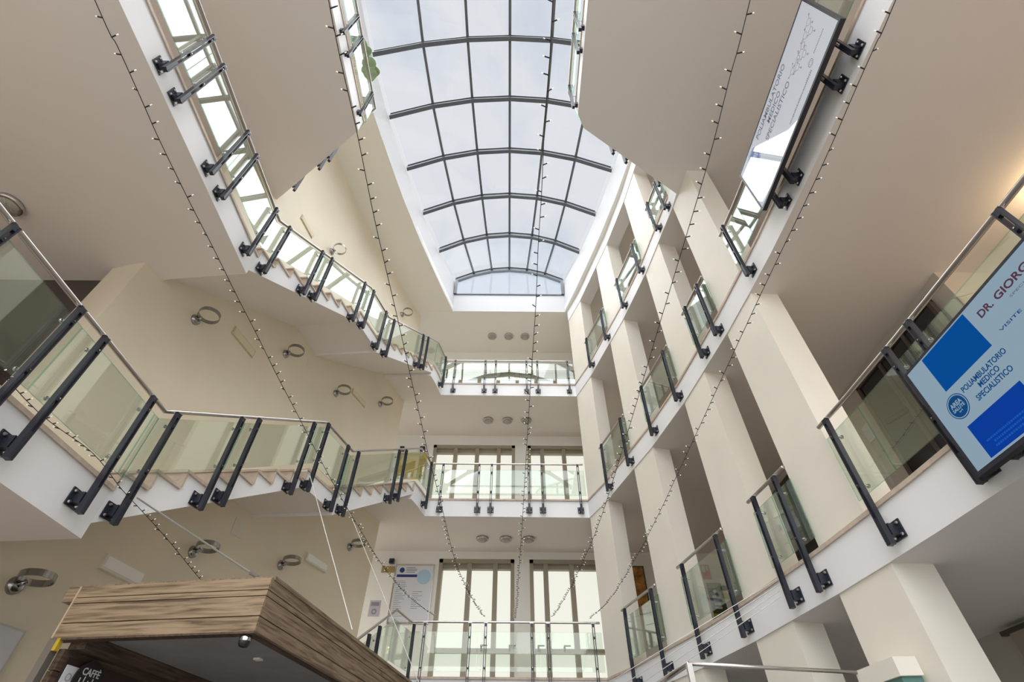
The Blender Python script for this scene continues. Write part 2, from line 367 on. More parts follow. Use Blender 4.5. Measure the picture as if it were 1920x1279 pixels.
# ------------------------------------------------------------------ windows
def window(nm, x0, x1, z0, z1, mull, glow, lab, transom=None, handles=()):
    t = bpy.data.objects.new(nm, None); C.objects.link(t); struct(t, lab)
    f = MB(); y0, y1 = WY - .02, WY + .10; fw = .09; Z0, Z1 = z0 + EYE, z1 + EYE
    f.box((x0, y0, Z1 - fw), (x1, y1 + .1, Z1)); f.box((x0, y0, Z0), (x1, y1 + .1, Z0 + fw)); f.box((x0, y0, Z0), (x0 + fw, y1 + .1, Z1)); f.box((x1 - fw, y0, Z0), (x1, y1 + .1, Z1))
    f.box((x0 + fw, y1 - .02, Z1 - fw - .11), (x1 - fw, y1 + .1, Z1 - fw))
    f.build('window_frame', M['frame'], t)
    xs = [x0 + fw] + list(mull) + [x1 - fw]
    for x in mull:
        g = MB(); g.box((x - .055, y0 + .02, Z0 + fw), (x + .055, y1 + .06, Z1 - fw)); g.build('mullion', M['frame'], t)
    if transom:
        g = MB(); g.box((x0 + fw, y0 + .03, transom[0] + EYE), (x1 - fw, y1 + .05, transom[1] + EYE)); g.build('transom', M['frame'], t)
    for a, b in zip(xs, xs[1:]):
        g = MB(); g.box((a, y1 + .11, Z0 + fw), (b, y1 + .13, Z1 - fw)); g.build('window_pane', M[glow], t)
    for x in handles:
        h = MB(); zz = transom[1] + EYE + .03; h.box((x - .02, y0 - .03, zz - .08), (x + .02, y0 + .03, zz)); h.box((x - .02, y0 - .06, zz - .005), (x + .13, y0 - .04, zz + .02)); h.build('handle', M['black'], t)
window('window_1', *WIN[0], (-.99, -.36), 'pane', 'olive framed window of the lowest rear gallery, left half', (2.81, 2.89), (-.62, .0))
window('window_2', *WIN[1], (.86, 1.49), 'pane', 'olive framed window of the lowest rear gallery, right half', (2.81, 2.89), (.63, 1.20))
window('window_3', *WIN[2], (-1.60, -.98, -.355), 'pane', 'olive framed window of the middle rear gallery, left half')
window('window_4', *WIN[3], (.895, 1.52), 'pane', 'olive framed window of the middle rear gallery, right half')
window('reflection_panes', *WIN[4], (-1.68, -1.06, -.44, .18, .80, 1.42), 'pane_reflection', 'row of white panes added in place of reflections in the top rear railing glass')  # added glowing row that stands for reflections in the railing glass
# ------------------------------------------------------------------ stairs
PLAN = [(-3.45, 3.97), (-2.94, 6.42), (-2.72, 7.23), (-2.08, 9.72)]
def wall_at(y):
    for (a, b), (c, d) in zip(WALL, WALL[1:]):
        if b <= y <= d: return a + (c - a) * (y - b) / (d - b)
    return WALL[0][0] if y < WALL[0][1] else WALL[-1][0]
def stair(label, z0, zm, z1, nr=9):
    t = thing('staircase', label, 'staircase')
    body = MB(); steps = []
    def flight(a, b, za, zb):
        # a,b outer plan points ; inner points on the wall
        a = Vector(a); b = Vector(b); wa = Vector((wall_at(a.y) - .05, a.y + .12)); wb = Vector((wall_at(b.y) - .05, b.y + .12))
        run = (b - a) / (nr - 1); rise = (zb - za) / nr
        for k in range(nr):
            f0 = k / (nr - 1); f1 = min((k + 1) / (nr - 1), 1) if k < nr - 1 else 1
            p0 = a.lerp(b, f0); q0 = wa.lerp(wb, f0); ztop = za + rise * (k + 1)
            if k < nr - 1:
                p1 = a.lerp(b, f1); q1 = wa.lerp(wb, f1)
                sof0 = za - .30 + (zb - za + .02) * f0; sof1 = za - .30 + (zb - za + .02) * f1
                vs = [(p0.x, p0.y, sof0), (p1.x, p1.y, sof1), (q1.x, q1.y, sof1), (q0.x, q0.y, sof0), (p0.x, p0.y, ztop - .03), (p1.x, p1.y, ztop - .03), (q1.x, q1.y, ztop - .03), (q0.x, q0.y, ztop - .03)]
                vs = [(x, y, z + EYE) for x, y, z in vs]
                body.add(vs, [(0, 1, 5, 4), (2, 3, 7, 6), (4, 5, 6, 7), (0, 4, 7, 3), (1, 2, 6, 5)], 0); body.add(vs, [(0, 3, 2, 1)], 1)
                # tread with a small nosing, oversailing the stringer
                d = (p1 - p0).normalized(); o = Vector((d.y, -d.x)) * .022
                r0 = p0 - d * .02 + o; r1 = p1 + o; tm = MB()
                tm.prism([tuple(r0), tuple(r1), tuple(q1), tuple(q0 - d * .02)], ztop - .03 + EYE, ztop + EYE); steps.append(('tread', tm))
            d = (b - a).normalized(); o = Vector((d.y, -d.x)) * .014
            rm = MB(); rm.prism([tuple(p0 + o), tuple(p0 + o + d * .022), tuple(q0 + d * .022), tuple(q0)], ztop - rise + EYE, ztop - .03 + EYE); steps.append(('riser', rm))
    def level(pts, inner, z, th):
        body.prism(pts + inner, z - th + EYE, z + EYE - .001, side=0, bot=1, top=0)
        m = MB(); path = pts; a = offs(path, -.018); b = offs(path, .16); m.prism(a + b[::-1], z + EYE - .012, z + EYE + .024); steps.append(('stone_coping', m))
    flight(PLAN[0], PLAN[1], z0, zm); flight(PLAN[2], PLAN[3], zm, z1)
    level([PLAN[1], PLAN[2]], [(wall_at(7.35) - .05, 7.35), (wall_at(6.54) - .05, 6.54)], zm, .25)
    if z1 > 2.5 or True:
        m = MB(); path = [PLAN[3], (-1.99, 10.04), (-1.90, 10.5)]; m.prism(offs(path, -.018) + offs(path, .16)[::-1], z1 + EYE - .012, z1 + EYE + .024); steps.append(('stone_coping', m))
    body.build('stringer', [M['white'], M['soffit']], t)
    for nm, mm in steps: mm.build(nm, M['stone'], t)
    return t
stair('travertine stepped staircase rising from the lower left landing to the middle rear gallery', 2.10, 3.73, L2t)
stair('travertine stepped staircase rising from the upper left landing to the top rear gallery', 5.52, 7.14, L3t)
stair('lowest staircase, hidden mostly behind the wooden kiosk, reaching the lowest rear gallery', -1.30, .33, L1t)

# ------------------------------------------------------------------ railings
def post_mesh(h, low=-.385):
    m = MB()
    for sx in (-1, 1): m.box((sx * .018 - .0055, -.023, low + .03), (sx * .018 + .0055, .023, h), 0)
    # local x along the rail, y outward (atrium), origin at post centre, z0 = floor
    for z, hh in ((h - .05, .05), (low + .03, .22), (.13, .03), (.62, .03)): m.box((-.0125, -.020, z), (.0125, .020, z + hh), 0)
    return m.build('post', M['black'])
def plate_mesh():
    m = MB(); z = -.235
    m.box((-.07, -.112, z - .07), (.07, -.102, z + .07)); m.box((-.03, -.102, z - .045), (.03, -.03, z + .045))
    return m.build('base_plate', M['black'])
def bolts_mesh():
    m = MB(); m.lathe([(0, .012), (.009, .010), (.013, 0), (.013, -.004)], 8, Matrix.Rotation(-math.pi / 2, 4, 'X'))
    return m.build('bolt', M['inox'])
def clamp_mesh():
    m = MB(); m.tube([(0, .03, 0), (0, -.075, 0)], .006, 8)
    m.lathe([(0, -.010), (.017, -.008), (.020, 0), (.017, .008), (0, .010)], 12, Matrix.Translation((0, -.072, 0)) @ Matrix.Rotation(math.pi / 2, 4, 'X'))
    return m.build('glass_clamp', M['chrome'], smooth=False)
def arm_mesh(h):
    m = MB(); m.tube([(0, -.005, h - .002), (0, -.02, h + .012), (0, -.045, h + .02), (0, -.05, h + .035)], .007, 6); m.box((-.035, -.03, h), (.035, .02, h + .004))
    return m.build('rail_bracket', M['chrome'])
_proto = {}
def proto(kind, h=0):
    k = (kind, round(h, 3))
    if k not in _proto:
        o = {'post': lambda: post_mesh(h), 'plate': plate_mesh, 'bolts': bolts_mesh, 'clamp': clamp_mesh, 'arm': lambda: arm_mesh(h)}[kind]()
        _proto[k] = (o.data, o.name.split('.')[0]); bpy.data.objects.remove(o)
    return _proto[k]
def put(kind, parent, M4, h=0):
    me, nm = proto(kind, h); o = bpy.data.objects.new(nm, me); C.objects.link(o); o.parent = parent; o.matrix_local = M4; return o
def railing(label, path, side, posts, h, ends=None, panels=None, group=None, railpath=None, hr=None, po=.115):
    """path: floor-edge points; side=+1 if the atrium lies to the right of travel; posts: distances along the path"""
    P = [Vector(p) for p in path]; S = [0]
    for a, b in zip(P, P[1:]): S.append(S[-1] + (b.xy - a.xy).length)
    def at(s):
        for i in range(len(P) - 1):
            if s <= S[i + 1] or i == len(P) - 2:
                f = (s - S[i]) / (S[i + 1] - S[i]); d = (P[i + 1].xy - P[i].xy).normalized(); n = Vector((d.y, -d.x)) * side
                return P[i].lerp(P[i + 1], f), d, n, i
    base = W(at(posts[0])[0]); t = thing('glass_railing', label, 'railing', base, group=group); inv = Matrix.Translation(-base)
    for s in posts:
        q, d, n, i = at(s); q = W(q)
        X = Vector((d.x, d.y, 0)); Y = Vector((n.x, n.y, 0)); o = q + Y * po
        Zv = Vector((0, 0, 1))
        if X.cross(Y).z < 0: X = -X
        M4 = inv @ Matrix(((X.x, Y.x, 0, o.x), (X.y, Y.y, 0, o.y), (0, 0, 1, o.z), (0, 0, 0, 1)))
        ps = put('post', t, M4, h)
        I = Matrix.Identity(4)
        put('plate', ps, I)
        for dx in (-.045, .045):
            for dz in (-.045, .045): put('bolts', ps, Matrix.Translation((dx, -.098, -.235 + dz)))
        put('arm', ps, I, h)
        for zz in (.15, .64): put('clamp', ps, Matrix.Translation((0, 0, zz)))
    # glass panels
    for (a, b) in (panels or []):
        cuts = [a] + [s for s in S if a + .03 < s < b - .03] + [b]
        for c0, c1 in zip(cuts, cuts[1:]):
            c0 += .004; c1 -= .004
            qa, d, n, _ = at((c0 * .999 + c1 * .001)); qb, _, _, _ = at((c1 * .999 + c0 * .001))
            i = at((c0 + c1) / 2)[3]; f0 = (c0 - S[i]) / (S[i + 1] - S[i]); f1 = (c1 - S[i]) / (S[i + 1] - S[i])
            qa = P[i].lerp(P[i + 1], f0); qb = P[i].lerp(P[i + 1], f1); d = (P[i + 1].xy - P[i].xy).normalized(); n = Vector((d.y, -d.x, 0)) * side
            g = MB(); A = W(qa) + n * .040; B = W(qb) + n * .040; T = n * .012
            slope = abs(P[i + 1].z - P[i].z) > .1
            lo, hi = (.10, .73)
            vs = [A + Vector((0, 0, lo)), B + Vector((0, 0, lo)), B + T + Vector((0, 0, lo)), A + T + Vector((0, 0, lo)), A + Vector((0, 0, hi)), B + Vector((0, 0, hi)), B + T + Vector((0, 0, hi)), A + T + Vector((0, 0, hi))]
            vs = [v - base for v in vs]
            g.add(vs, [(0, 1, 5, 4), (2, 3, 7, 6)]); g.add(vs, [(0, 3, 2, 1), (4, 5, 6, 7), (1, 2, 6, 5), (3, 0, 4, 7)], 1); g.build('glass_panel', [M['glass'], M['glassedge']], t)
    # handrail
    hr = hr or h + .035; s0, s1 = ends
    pts = []
    ks = [s0] + [s for s in S if s0 + .01 < s < s1 - .01] + [s1]
    for k in ks:
        q, d, n, i = at(k)
        if 0 < i and abs(k - S[i]) < 1e-6 or (k in S and 0 < S.index(k) < len(S) - 1):
            j = S.index(k); d0 = (P[j].xy - P[j - 1].xy).normalized(); d1 = (P[j + 1].xy - P[j].xy).normalized()
            n0 = Vector((d0.y, -d0.x)); n1 = Vector((d1.y, -d1.x)); nn = (n0 + n1); nn = nn / nn.dot(n0) * side
        else: nn = n
        pts.append(W(q) + Vector((nn.x, nn.y, 0)) * .068 + Vector((0, 0, hr)) - base)
    r = MB(); 
    dense = []
    for a, b in zip(pts, pts[1:]):
        dense += [a, a.lerp(b, .02), a.lerp(b, .98)]
    dense.append(pts[-1])
    r.tube(dense, .021, 12); r.build('handrail', M['inox'], t, smooth=True)
    return t
def pan(ps, e0, e1):
    """glass panels that join in the middle of each close pair of posts"""
    js = [e0]; i = 0
    for a, b in zip(ps, ps[1:]):
        if b - a < .48: js.append((a + b) / 2)
    js.append(e1); return list(zip(js, js[1:]))
low = [(-3.45, -3, 2.10), (-3.45, 3.95, 2.10), (-2.94, 6.42, 3.73), (-2.72, 7.23, 3.73), (-2.08, 9.70, 5.367), (-1.90, 10.5, 5.367)]
upp = [(-3.45, -3, 5.52), (-3.45, 3.90, 5.52), (-2.94, 6.42, 7.10), (-2.72, 7.23, 7.10), (-2.08, 9.70, 8.767), (-1.90, 10.5, 8.767)]
grd = [(-3.45, 3.95, -1.30), (-2.94, 6.42, .33), (-2.72, 7.23, .33), (-2.08, 9.70, 1.967), (-1.90, 10.5, 1.967)]
psL = [3.6, 3.9, 4.842, 5.576, 5.896, 6.665, 7.066, 7.846, 8.10, 9.134, 9.476, 10.105, 10.432, 11.797, 12.083, 13.553]
psL = [3.2, 3.9, 4.842, 5.576, 5.896, 6.68, 7.066, 7.846, 8.10, 9.134, 9.476, 10.105, 10.432, 11.797, 12.083, 13.42]
psL_l = [3.0, 4.7, 5.576, 5.896, 6.68, 7.066, 7.846, 8.10, 9.134, 9.476, 10.105, 10.432, 11.797, 12.083, 13.42]
psL_l[1] = 4.842
railing('glass railing with black posts climbing the lower left staircase to the middle rear gallery', low, 1, psL_l, .78, (0.5, 13.72), pan(psL_l, 0.5, 13.72))
psU = [2.2, 3.4, 4.553, 4.844, 5.604, 5.909, 6.69, 7.09, 7.87, 8.13, 9.20, 9.55, 10.14, 10.50, 11.90, 12.17, 13.42]
railing('glass railing with grey posts climbing the upper left staircase to the top rear gallery', upp, 1, psU, .74, (0.5, 13.72), pan(psU, 0.5, 13.72))
psG = [.4, 1.4, 2.6, 3.48, 5.0, 5.3, 6.68]
railing('glass railing of the lowest staircase, its peak showing above the wooden kiosk', grd, 1, psG, .84, (0.2, 6.75), pan(psG, 0.2, 6.75))
psB = [.31, 1.155, 1.45, 2.312, 2.618, 3.465]
for z, h, lab in ((L1t, .86, 'lowest'), (L2t, .85, 'middle'), (L3t, .77, 'top')):
    railing('glass railing with slotted black posts across the %s rear gallery' % lab, [(-1.9, BY, z), (1.742, BY, z)], 1, psB, h, (-.02, 3.60), pan(psB, .05, 3.62), hr=h + .03)
bays = [(4.2, 7.02, [4.327, 4.625, 5.578, 5.878, 6.845], 'widest'), (7.75, 8.57, [7.91, 8.38], 'second'), (9.30, 10.66, [9.43, 10.435], 'third'), (11.40, 12.72, [11.49, 12.51], 'fourth')]
h_ = {1: .83, 2: .76, 3: .68}
names = {1: 'lowest', 2: 'middle', 3: 'top'}
bay_n = {'widest': 'wide opening nearest the viewer', 'second': 'narrow opening between the two nearest columns', 'third': 'opening between the second and third columns', 'fourth': 'opening beside the rear corner column'}
for l, z in ((1, L1t), (2, L2t), (3, L3t)):
    path = [(x, y, z) for x, y in FAC]
    for a, b, ps, nm in bays:
        if l == 3 and nm == 'widest': continue
        a_, b_ = a, b
        if nm == 'widest': a_ = .6; ps = [1.9, 2.9, 3.3] + ps
        railing('glass railing of the %s right gallery in the %s' % (names[l], bay_n[nm]), path, -1, ps, h_[l], (a_, b_), pan(ps, a_, b_))
railing('glass railing of the top right gallery with the angled corner above the hall', [(1.0, -3, L3t), (1.05, 3.15, L3t), (1.17, 3.37, L3t), (3.0, 4.55, L3t)], -1, [2.6, 3.6, 4.95, 5.25, 6.05, 7.12, 7.42, 8.22], .62, (.3, 8.5), pan([2.6, 3.6, 4.95, 5.25, 6.05, 7.12, 7.42, 8.22], .3, 8.5), po=.075)
railing('glass railing along the angled edge of the highest left landing', [(-2.65, -3, 8.9), (-2.65, 3.49, 8.9), (-4.32, 4.70, 8.9)], 1, [2.6, 3.7, 5.05, 5.36, 6.25, 7.35, 7.62, 8.34], .66, (.3, 8.5), pan([2.6, 3.7, 5.05, 5.36, 6.25, 7.35, 7.62, 8.34], .3, 8.5), po=.075)

# ------------------------------------------------------------------ skylight
t = thing('skylight', 'barrel vaulted skylight of grey steel ribs and glass over the hall', 'skylight', (SX, BY, 13.2 + EYE))
base = Vector((SX, BY, 13.2 + EYE))
ribY = [10.52 - 1.42 * i for i in range(10)]
def arch(y, dz=0.0, k=None):
    hw = rib_hw(y) if k is None else k; ze = rib_ze(y); out = []
    for i in range(7):
        u = -1 + i / 3.0
        x = SX + u * hw * 1.0
        z = ze + (13.90 - ze) * (1 - abs(u) ** 2.0) + dz
        out.append(Vector((x, y, z + EYE)))
    return out
for y in ribY:
    A = arch(y); m = MB()
    for a, b in zip(A, A[1:]):
        m.beam(a - base, b - base, .10, .03); m.beam(a + Vector((0, .0, .085)) - base, b + Vector((0, .0, .085)) - base, .03, .15); m.beam(a + Vector((0, 0, .17)) - base, b + Vector((0, 0, .17)) - base, .08, .02)
    m.build('rib', M['ribs'], t)
yg = 10.52
for i in range(1, 6):
    m = MB()
    for y0, y1 in zip(ribY, ribY[1:]):
        a = arch(y0, .12)[i]; b = arch(y1, .12)[i]; m.beam(a - base, b - base, .065, .09)
    m.build('mullion', M['ribs'], t)
for y0, y1 in zip(ribY, ribY[1:]):
    A = arch(y0, .20); B = arch(y1, .20)
    for i in range(6):
        m = MB(); q = [A[i], A[i + 1], B[i + 1], B[i]]; up = Vector((0, 0, .012))
        vs = [v - base for v in q] + [v + up - base for v in q]
        m.add(vs, [(0, 1, 2, 3), (7, 6, 5, 4), (0, 4, 5, 1), (1, 5, 6, 2), (2, 6, 7, 3), (3, 7, 4, 0)]); m.build('glass_pane', M['skyglass'], t)
# gable end wall of glass with its frame
for yg, nm in ((10.52, 'gable_frame'), (ribY[-1] - .0, 'gable_frame')):
    hw = rib_hw(yg); m = MB(); A = arch(yg)
    m.beam(Vector((SX - hw + .05, yg, 12.6 + EYE)) - base, A[0] + Vector((.05, 0, 0)) - base, .10, .12, (0, 1, 0)); m.beam(Vector((SX + hw - .05, yg, 12.6 + EYE)) - base, A[-1] - Vector((.05, 0, 0)) - base, .10, .12, (0, 1, 0))
    m.beam(Vector((SX - hw, yg, 12.6 + EYE)) - base, Vector((SX + hw, yg, 12.6 + EYE)) - base, .06, .04)
    m.build(nm, M['ribs'], t)
    m = MB(); vs = [Vector((SX - hw, yg + .03, 12.62 + EYE)) - base] + [v + Vector((0, .03, 0)) - base for v in A] + [Vector((SX + hw, yg + .03, 12.62 + EYE)) - base]
    n = len(vs); vv = vs + [v + Vector((0, .012, 0)) for v in vs]
    m.add(vv, [tuple(range(n)), tuple(range(2 * n - 1, n - 1, -1))]); m.build('gable_glass', M['gableglass'], t)

# roof block and aerial seen through the gable glass
m = MB(); m.box((-2.4, 13.2, 13.3), (-.62, 16, 15.65)); struct(m.build('roof_block', mat('pale_roof_render', (.52, .57, .62), .8)), 'pale roof plant room seen through the gable glass')
m = MB(); m.tube([(-1.95, 14, 15.6), (-1.95, 14, 17.0)], .012, 6); m.tube([(-1.95, 14, 16.7), (-1.9, 14.2, 17.1)], .008, 6); tag(m.build('roof_aerial', M['ribs']), 'thin aerial mast on the roof block seen through the skylight end', 'aerial')

# ------------------------------------------------------------------ round ceiling lamps
def ceiling_lamp(x, y, z, label, group):
    t = thing('ceiling_lamp', label, 'lamp', (x, y, z + EYE), group=group)
    m = MB(); m.lathe([(.10, 0), (.142, 0), (.150, -.035), (.138, -.055), (.120, -.058), (.120, -.045)], 32); m.build('lamp_ring', M['inox'], t, smooth=True)
    m = MB(); m.lathe([(.121, -.045), (.10, -.075), (.05, -.092), (0, -.096)], 32); m.build('lamp_glass', M['lampglass'], t, smooth=True)
    m = MB()
    for a in (-.045, .045): m.tube([(a, -.115, -.058), (a, -.06, -.094), (a, .06, -.094), (a, .115, -.058)], .004, 5)
    m.build('lamp_guard', M['inox'], t)
for z, nm in ((L2b, 'middle rear gallery'), (L3b, 'top rear gallery'), (L4b, 'top ceiling')):
    for x, wh in ((-.66, 'left'), (-.11, 'middle'), (.43, 'right')):
        ceiling_lamp(x, 11.61, z, '%s one of three round ceiling lamps under the %s%s' % (wh, nm, '' if z == L4b else ' floor'), 'round ceiling lamps at the rear')
ceiling_lamp(-5.80, 2.98, 5.14, 'round ceiling lamp under the upper left landing at the picture edge', 'round ceiling lamps at the rear')
t = thing('ceiling_lamp', 'lit warm round ceiling lamp under the middle right gallery, glow at the picture edge', 'lamp', (5.75, 2.45, L2b + EYE))
m = MB(); m.lathe([(.15, 0), (.16, -.04), (.13, -.05)], 24); m.build('lamp_ring', M['inox'], t, smooth=True)
m = MB(); m.lathe([(.13, -.045), (.10, -.08), (0, -.10)], 24); m.build('lamp_glass', M['warm'], t, smooth=True)
pl = bpy.data.lights.new('lamp_light', 'POINT'); pl.energy = 14; pl.color = (1, .70, .38); pl.shadow_soft_size = .1
po = bpy.data.objects.new('lamp_light', pl); C.objects.link(po); po.location = (0, 0, -.20); po.parent = t

# ------------------------------------------------------------------ ring sconces on the left wall
def wall_frame(y, z):
    for a, b in zip(WALL, WALL[1:]):
        if a[1] <= y <= b[1] + 1e-6:
            f = (y - a[1]) / (b[1] - a[1]); x = a[0] + (b[0] - a[0]) * f; d = Vector((b[0] - a[0], b[1] - a[1], 0)).normalized(); n = Vector((d.y, -d.x, 0))
            return Vector((x, y, z + EYE)), -d, n
def sconce(y, z, label, dark=False):
    p, d, n = wall_frame(y, z); M4 = Matrix(((d.x, n.x, 0, p.x), (d.y, n.y, 0, p.y), (0, 0, 1, p.z), (0, 0, 0, 1)))
    t = thing('wall_sconce', label, 'wall lamp', p, M4.to_euler(), 'ring shaped sconces on the left wall')
    m = MB(); m.lathe([(0, .055), (.05, .05), (.072, .03), (.078, 0)], 24, Matrix.Rotation(-math.pi / 2, 4, 'X')); m.build('wall_cup', M['sconce'], t, smooth=True)
    m = MB(); m.tube([(0, .04, .0), (.0, .075, .015), (.0, .10, .03)], .022, 10); m.build('arm', M['sconce'], t, smooth=True)
    # tilted flat ring band
    m = MB(); c = Vector((0, .195, .055)); R = Matrix.Rotation(math.radians(6), 3, 'X'); n_ = 40; prof = [(.134, -.030), (.142, -.030), (.142, .030), (.134, .030)]
    vs = []; fs = []
    for i in range(n_):
        a = 2 * math.pi * i / n_
        for r, zz in prof: vs.append(c + R @ Vector((r * math.cos(a), r * math.sin(a), zz)))
    for i in range(n_):
        for j in range(4): fs.append((i * 4 + j, ((i + 1) % n_) * 4 + j, ((i + 1) % n_) * 4 + (j + 1) % 4, i * 4 + (j + 1) % 4))
    m.add(vs, fs); m.build('lamp_ring', M['sconce'], t, smooth=False)
for y, z, lab in ((4.79, 5.15 - .55, None),): pass
sconce(4.787, 5.153 - .02, 'largest ring sconce on the middle part of the left wall, above the lower railing')
sconce(6.617, 6.199, 'second ring sconce on the middle part of the left wall, beyond the peeled plaster frame')
sconce(8.297, 6.636, 'third ring sconce on the middle part of the left wall, near the diagonal ceiling edge')
sconce(9.819, 7.528, 'farthest ring sconce on the middle part of the left wall, by the wall corner')
sconce(4.767, 1.575, 'largest dark ring sconce at the lower left edge of the picture', True)
sconce(6.556, 2.595, 'ring sconce beside the steel cable above the wooden kiosk')
sconce(8.323, 3.092, 'ring sconce to the left of the small white emergency light box')
sconce(9.946, 4.057, 'ring sconce at the right end of the lower left wall')
sconce(6.611, 9.399, 'upper ring sconce on the bright wall behind the top staircase railing')
sconce(9.828, 10.833, 'faint ring sconce on the bright wall near the top rear gallery')
def wallbox(name, y0, y1, z0, z1, dep, mt, label, cat, inset=None, grp=None):
    p, d, n = wall_frame(y0, z0); q, _, _ = wall_frame(y1, z0); L = (q - p).length; d = (q - p).normalized(); n = Vector((d.y, -d.x, 0)); p, d = q, -d
    M4 = Matrix(((d.x, n.x, 0, p.x), (d.y, n.y, 0, p.y), (0, 0, 1, p.z), (0, 0, 0, 1)))
    m = MB(); H = z1 - z0
    t = thing(name, label, cat, p, M4.to_euler(), grp)
    m.box((0, -.012, 0), (L, dep, H)); m.build('housing', mt, t)
    if inset:
        m = MB(); m.box((.025, dep - .004, .02), (L - .025, dep + .012, H - .02)); m.build('diffuser', inset, t)
    return t
wallbox('emergency_light', 5.42, 5.99, 1.97, 2.12, .05, M['boxwhite'], 'large yellowed emergency light box on the lower left wall above the kiosk', 'emergency light', M['lampglass'] if False else M['milky'], 'emergency light boxes')
wallbox('emergency_light', 8.80, 9.40, 3.36, 3.50, .05, M['boxwhite'], 'smaller yellowed emergency light box near the lower wall corner', 'emergency light', M['milky'], 'emergency light boxes')
def mark(y0, y1, z0, z1, lab):
    t = wallbox('light_recess', y0, y1, z0, z1, .012, M['scar'], lab, 'wall recess', mat('recess_fill', (.74, .66, .48), .7)); return t
mark(5.40, 5.98, 5.50, 5.66, 'bare framed recess of a missing wall light between the two nearest middle sconces')
mark(8.75, 9.30, 7.02, 7.16, 'bare framed recess of a missing wall light between the two farthest middle sconces')
mark(5.45, 5.95, 8.92, 9.06, 'bare framed recess of a missing wall light on the bright upper wall')
def patch(y, z, s, lab):
    p, d, n = wall_frame(y, z); M4 = Matrix(((d.x, n.x, 0, p.x), (d.y, n.y, 0, p.y), (0, 0, 1, p.z), (0, 0, 0, 1)))
    m = MB(); m.box((-s, -.01, -s), (s, .006, s), 0, Matrix.Rotation(math.radians(4), 4, 'Y')); o = m.build('plaster_patch', mat('pale_patch', (.76, .71, .60), .7)); o.matrix_world = M4; tag(o, lab, 'wall patch')
patch(7.178, 3.198, .12, 'pale square plaster patch on the lower left wall under the staircase'); patch(7.30, 6.57, .08, 'faint pale plaster patch on the middle left wall')
# electric panel at the lower left edge
t = wallbox('wall_panel', 4.0, 5.06, .35, 1.28, .07, mat('panel_frame', (.52, .52, .50), .5), 'grey framed panel at the lower left edge of the picture', 'panel', mat('panel_face', (.60, .61, .62), .4))

# ------------------------------------------------------------------ screens on the right
def text(s, size, loc, rot, m, parent, name='lettering', align='LEFT', ext=.0008, bold=0.0, sx=1.0, shear=0):
    c = bpy.data.curves.new(name, 'FONT'); c.body = s; c.size = size; c.align_x = align; c.extrude = ext; c.offset = bold; c.shear = shear; c.resolution_u = 3
    o = bpy.data.objects.new(name, c); C.objects.link(o); dg = bpy.context.evaluated_depsgraph_get(); me = bpy.data.meshes.new_from_object(o.evaluated_get(dg)); bpy.data.objects.remove(o)
    me.materials.clear(); me.materials.append(m); o = bpy.data.objects.new(name, me); C.objects.link(o); o.parent = parent; o.location = loc; o.rotation_euler = rot; o.scale = (sx, 1, 1); return o
def fit_text(s, x0, x1, zb, hgt, m, parent, y=-.0035, bold=.0, name='lettering'):
    o = text(s, 1.0, (0, 0, 0), (math.pi / 2, 0, 0), m, parent, name, bold=bold)
    xs = [v.co.x for v in o.data.vertices]; ys = [v.co.y for v in o.data.vertices]; w0, w1 = min(xs), max(xs); h1 = max(ys)
    k = hgt / h1; kx = (x1 - x0) / (w1 - w0)
    for v in o.data.vertices: v.co = Vector(((v.co.x - w0) * kx, v.co.y * k, v.co.z))
    o.location = (x0, y, zb); return o
def disc(m, cx, cz, r, y0, y1, n=40, r0=0):
    if r0: m.lathe([(r0, y0), (r, y0), (r, y1), (r0, y1), (r0, y0)], n, Matrix.Translation((cx, 0, cz)) @ Matrix.Rotation(math.pi / 2, 4, 'X'))
    else: m.lathe([(0, y0), (r, y0), (r, y1), (0, y1)], n, Matrix.Translation((cx, 0, cz)) @ Matrix.Rotation(math.pi / 2, 4, 'X'))
ROTZ = (0, 0, -math.pi / 2)       # local x -> -Y (reading direction), local -y -> -X (towards the hall)
def screen(label, y0, y1, z0, z1, X, face):
    """local frame: x from the far edge towards the viewer, z up, face at local y=0 looking to -y"""
    t = thing('display_screen', label, 'screen', (X, y0, z0 + EYE), ROTZ)
    Wd = y0 - y1; H = z1 - z0; m = MB(); b = .028
    m.box((0, 0, 0), (Wd, .045, H)); m.build('casing', M['black'], t)
    m = MB(); m.box((0, -.006, 0), (Wd, 0, b)); m.box((0, -.006, H - b * .6), (Wd, 0, H)); m.box((0, -.006, b), (b * .8, 0, H - b * .6)); m.box((Wd - b * .8, -.006, b), (Wd, 0, H - b * .6)); m.build('bezel', M['black'], t)
    m = MB(); m.box((b * .8, -.002, b), (Wd - b * .8, 0, H - b * .6)); m.build('display', face, t)
    m = MB(); m.box((Wd * .3, .045, H * .3), (Wd * .3 + .06, .09, H * .9)); m.box((Wd * .7, .045, H * .3), (Wd * .7 + .06, .09, H * .9)); m.build('wall_mount', M['black'], t)
    return t, Wd, H
Y0, Z0 = 2.745, 1.575
t, Wd, H = screen('large portrait blue and pale clinic screen hanging on the lowest right railing', Y0, 1.32, Z0, 2.405, 2.88, M['scr'])
X_ = lambda y: Y0 - y
def rect(x0, x1, z0, z1, mt, d=-.0030, nm='screen_block'):
    m = MB(); m.box((x0, d, z0), (x1, -.001, z1)); return m.build(nm, mt, t)
rect(X_(2.555), X_(2.115), 2.098 - Z0, 2.378 - Z0, M['scr_b1']); rect(X_(2.59), X_(2.138), 1.618 - Z0, 1.843 - Z0, M['scr_b2'])
m = MB(); disc(m, X_(2.551), 1.976 - Z0, .083, .001, .0030); m.build('logo_disc', M['scr_ink'], t)
m = MB(); disc(m, X_(2.551), 1.976 - Z0, .077, .0030, .0036, r0=.071); m.build('logo_ring', M['scr'], t)
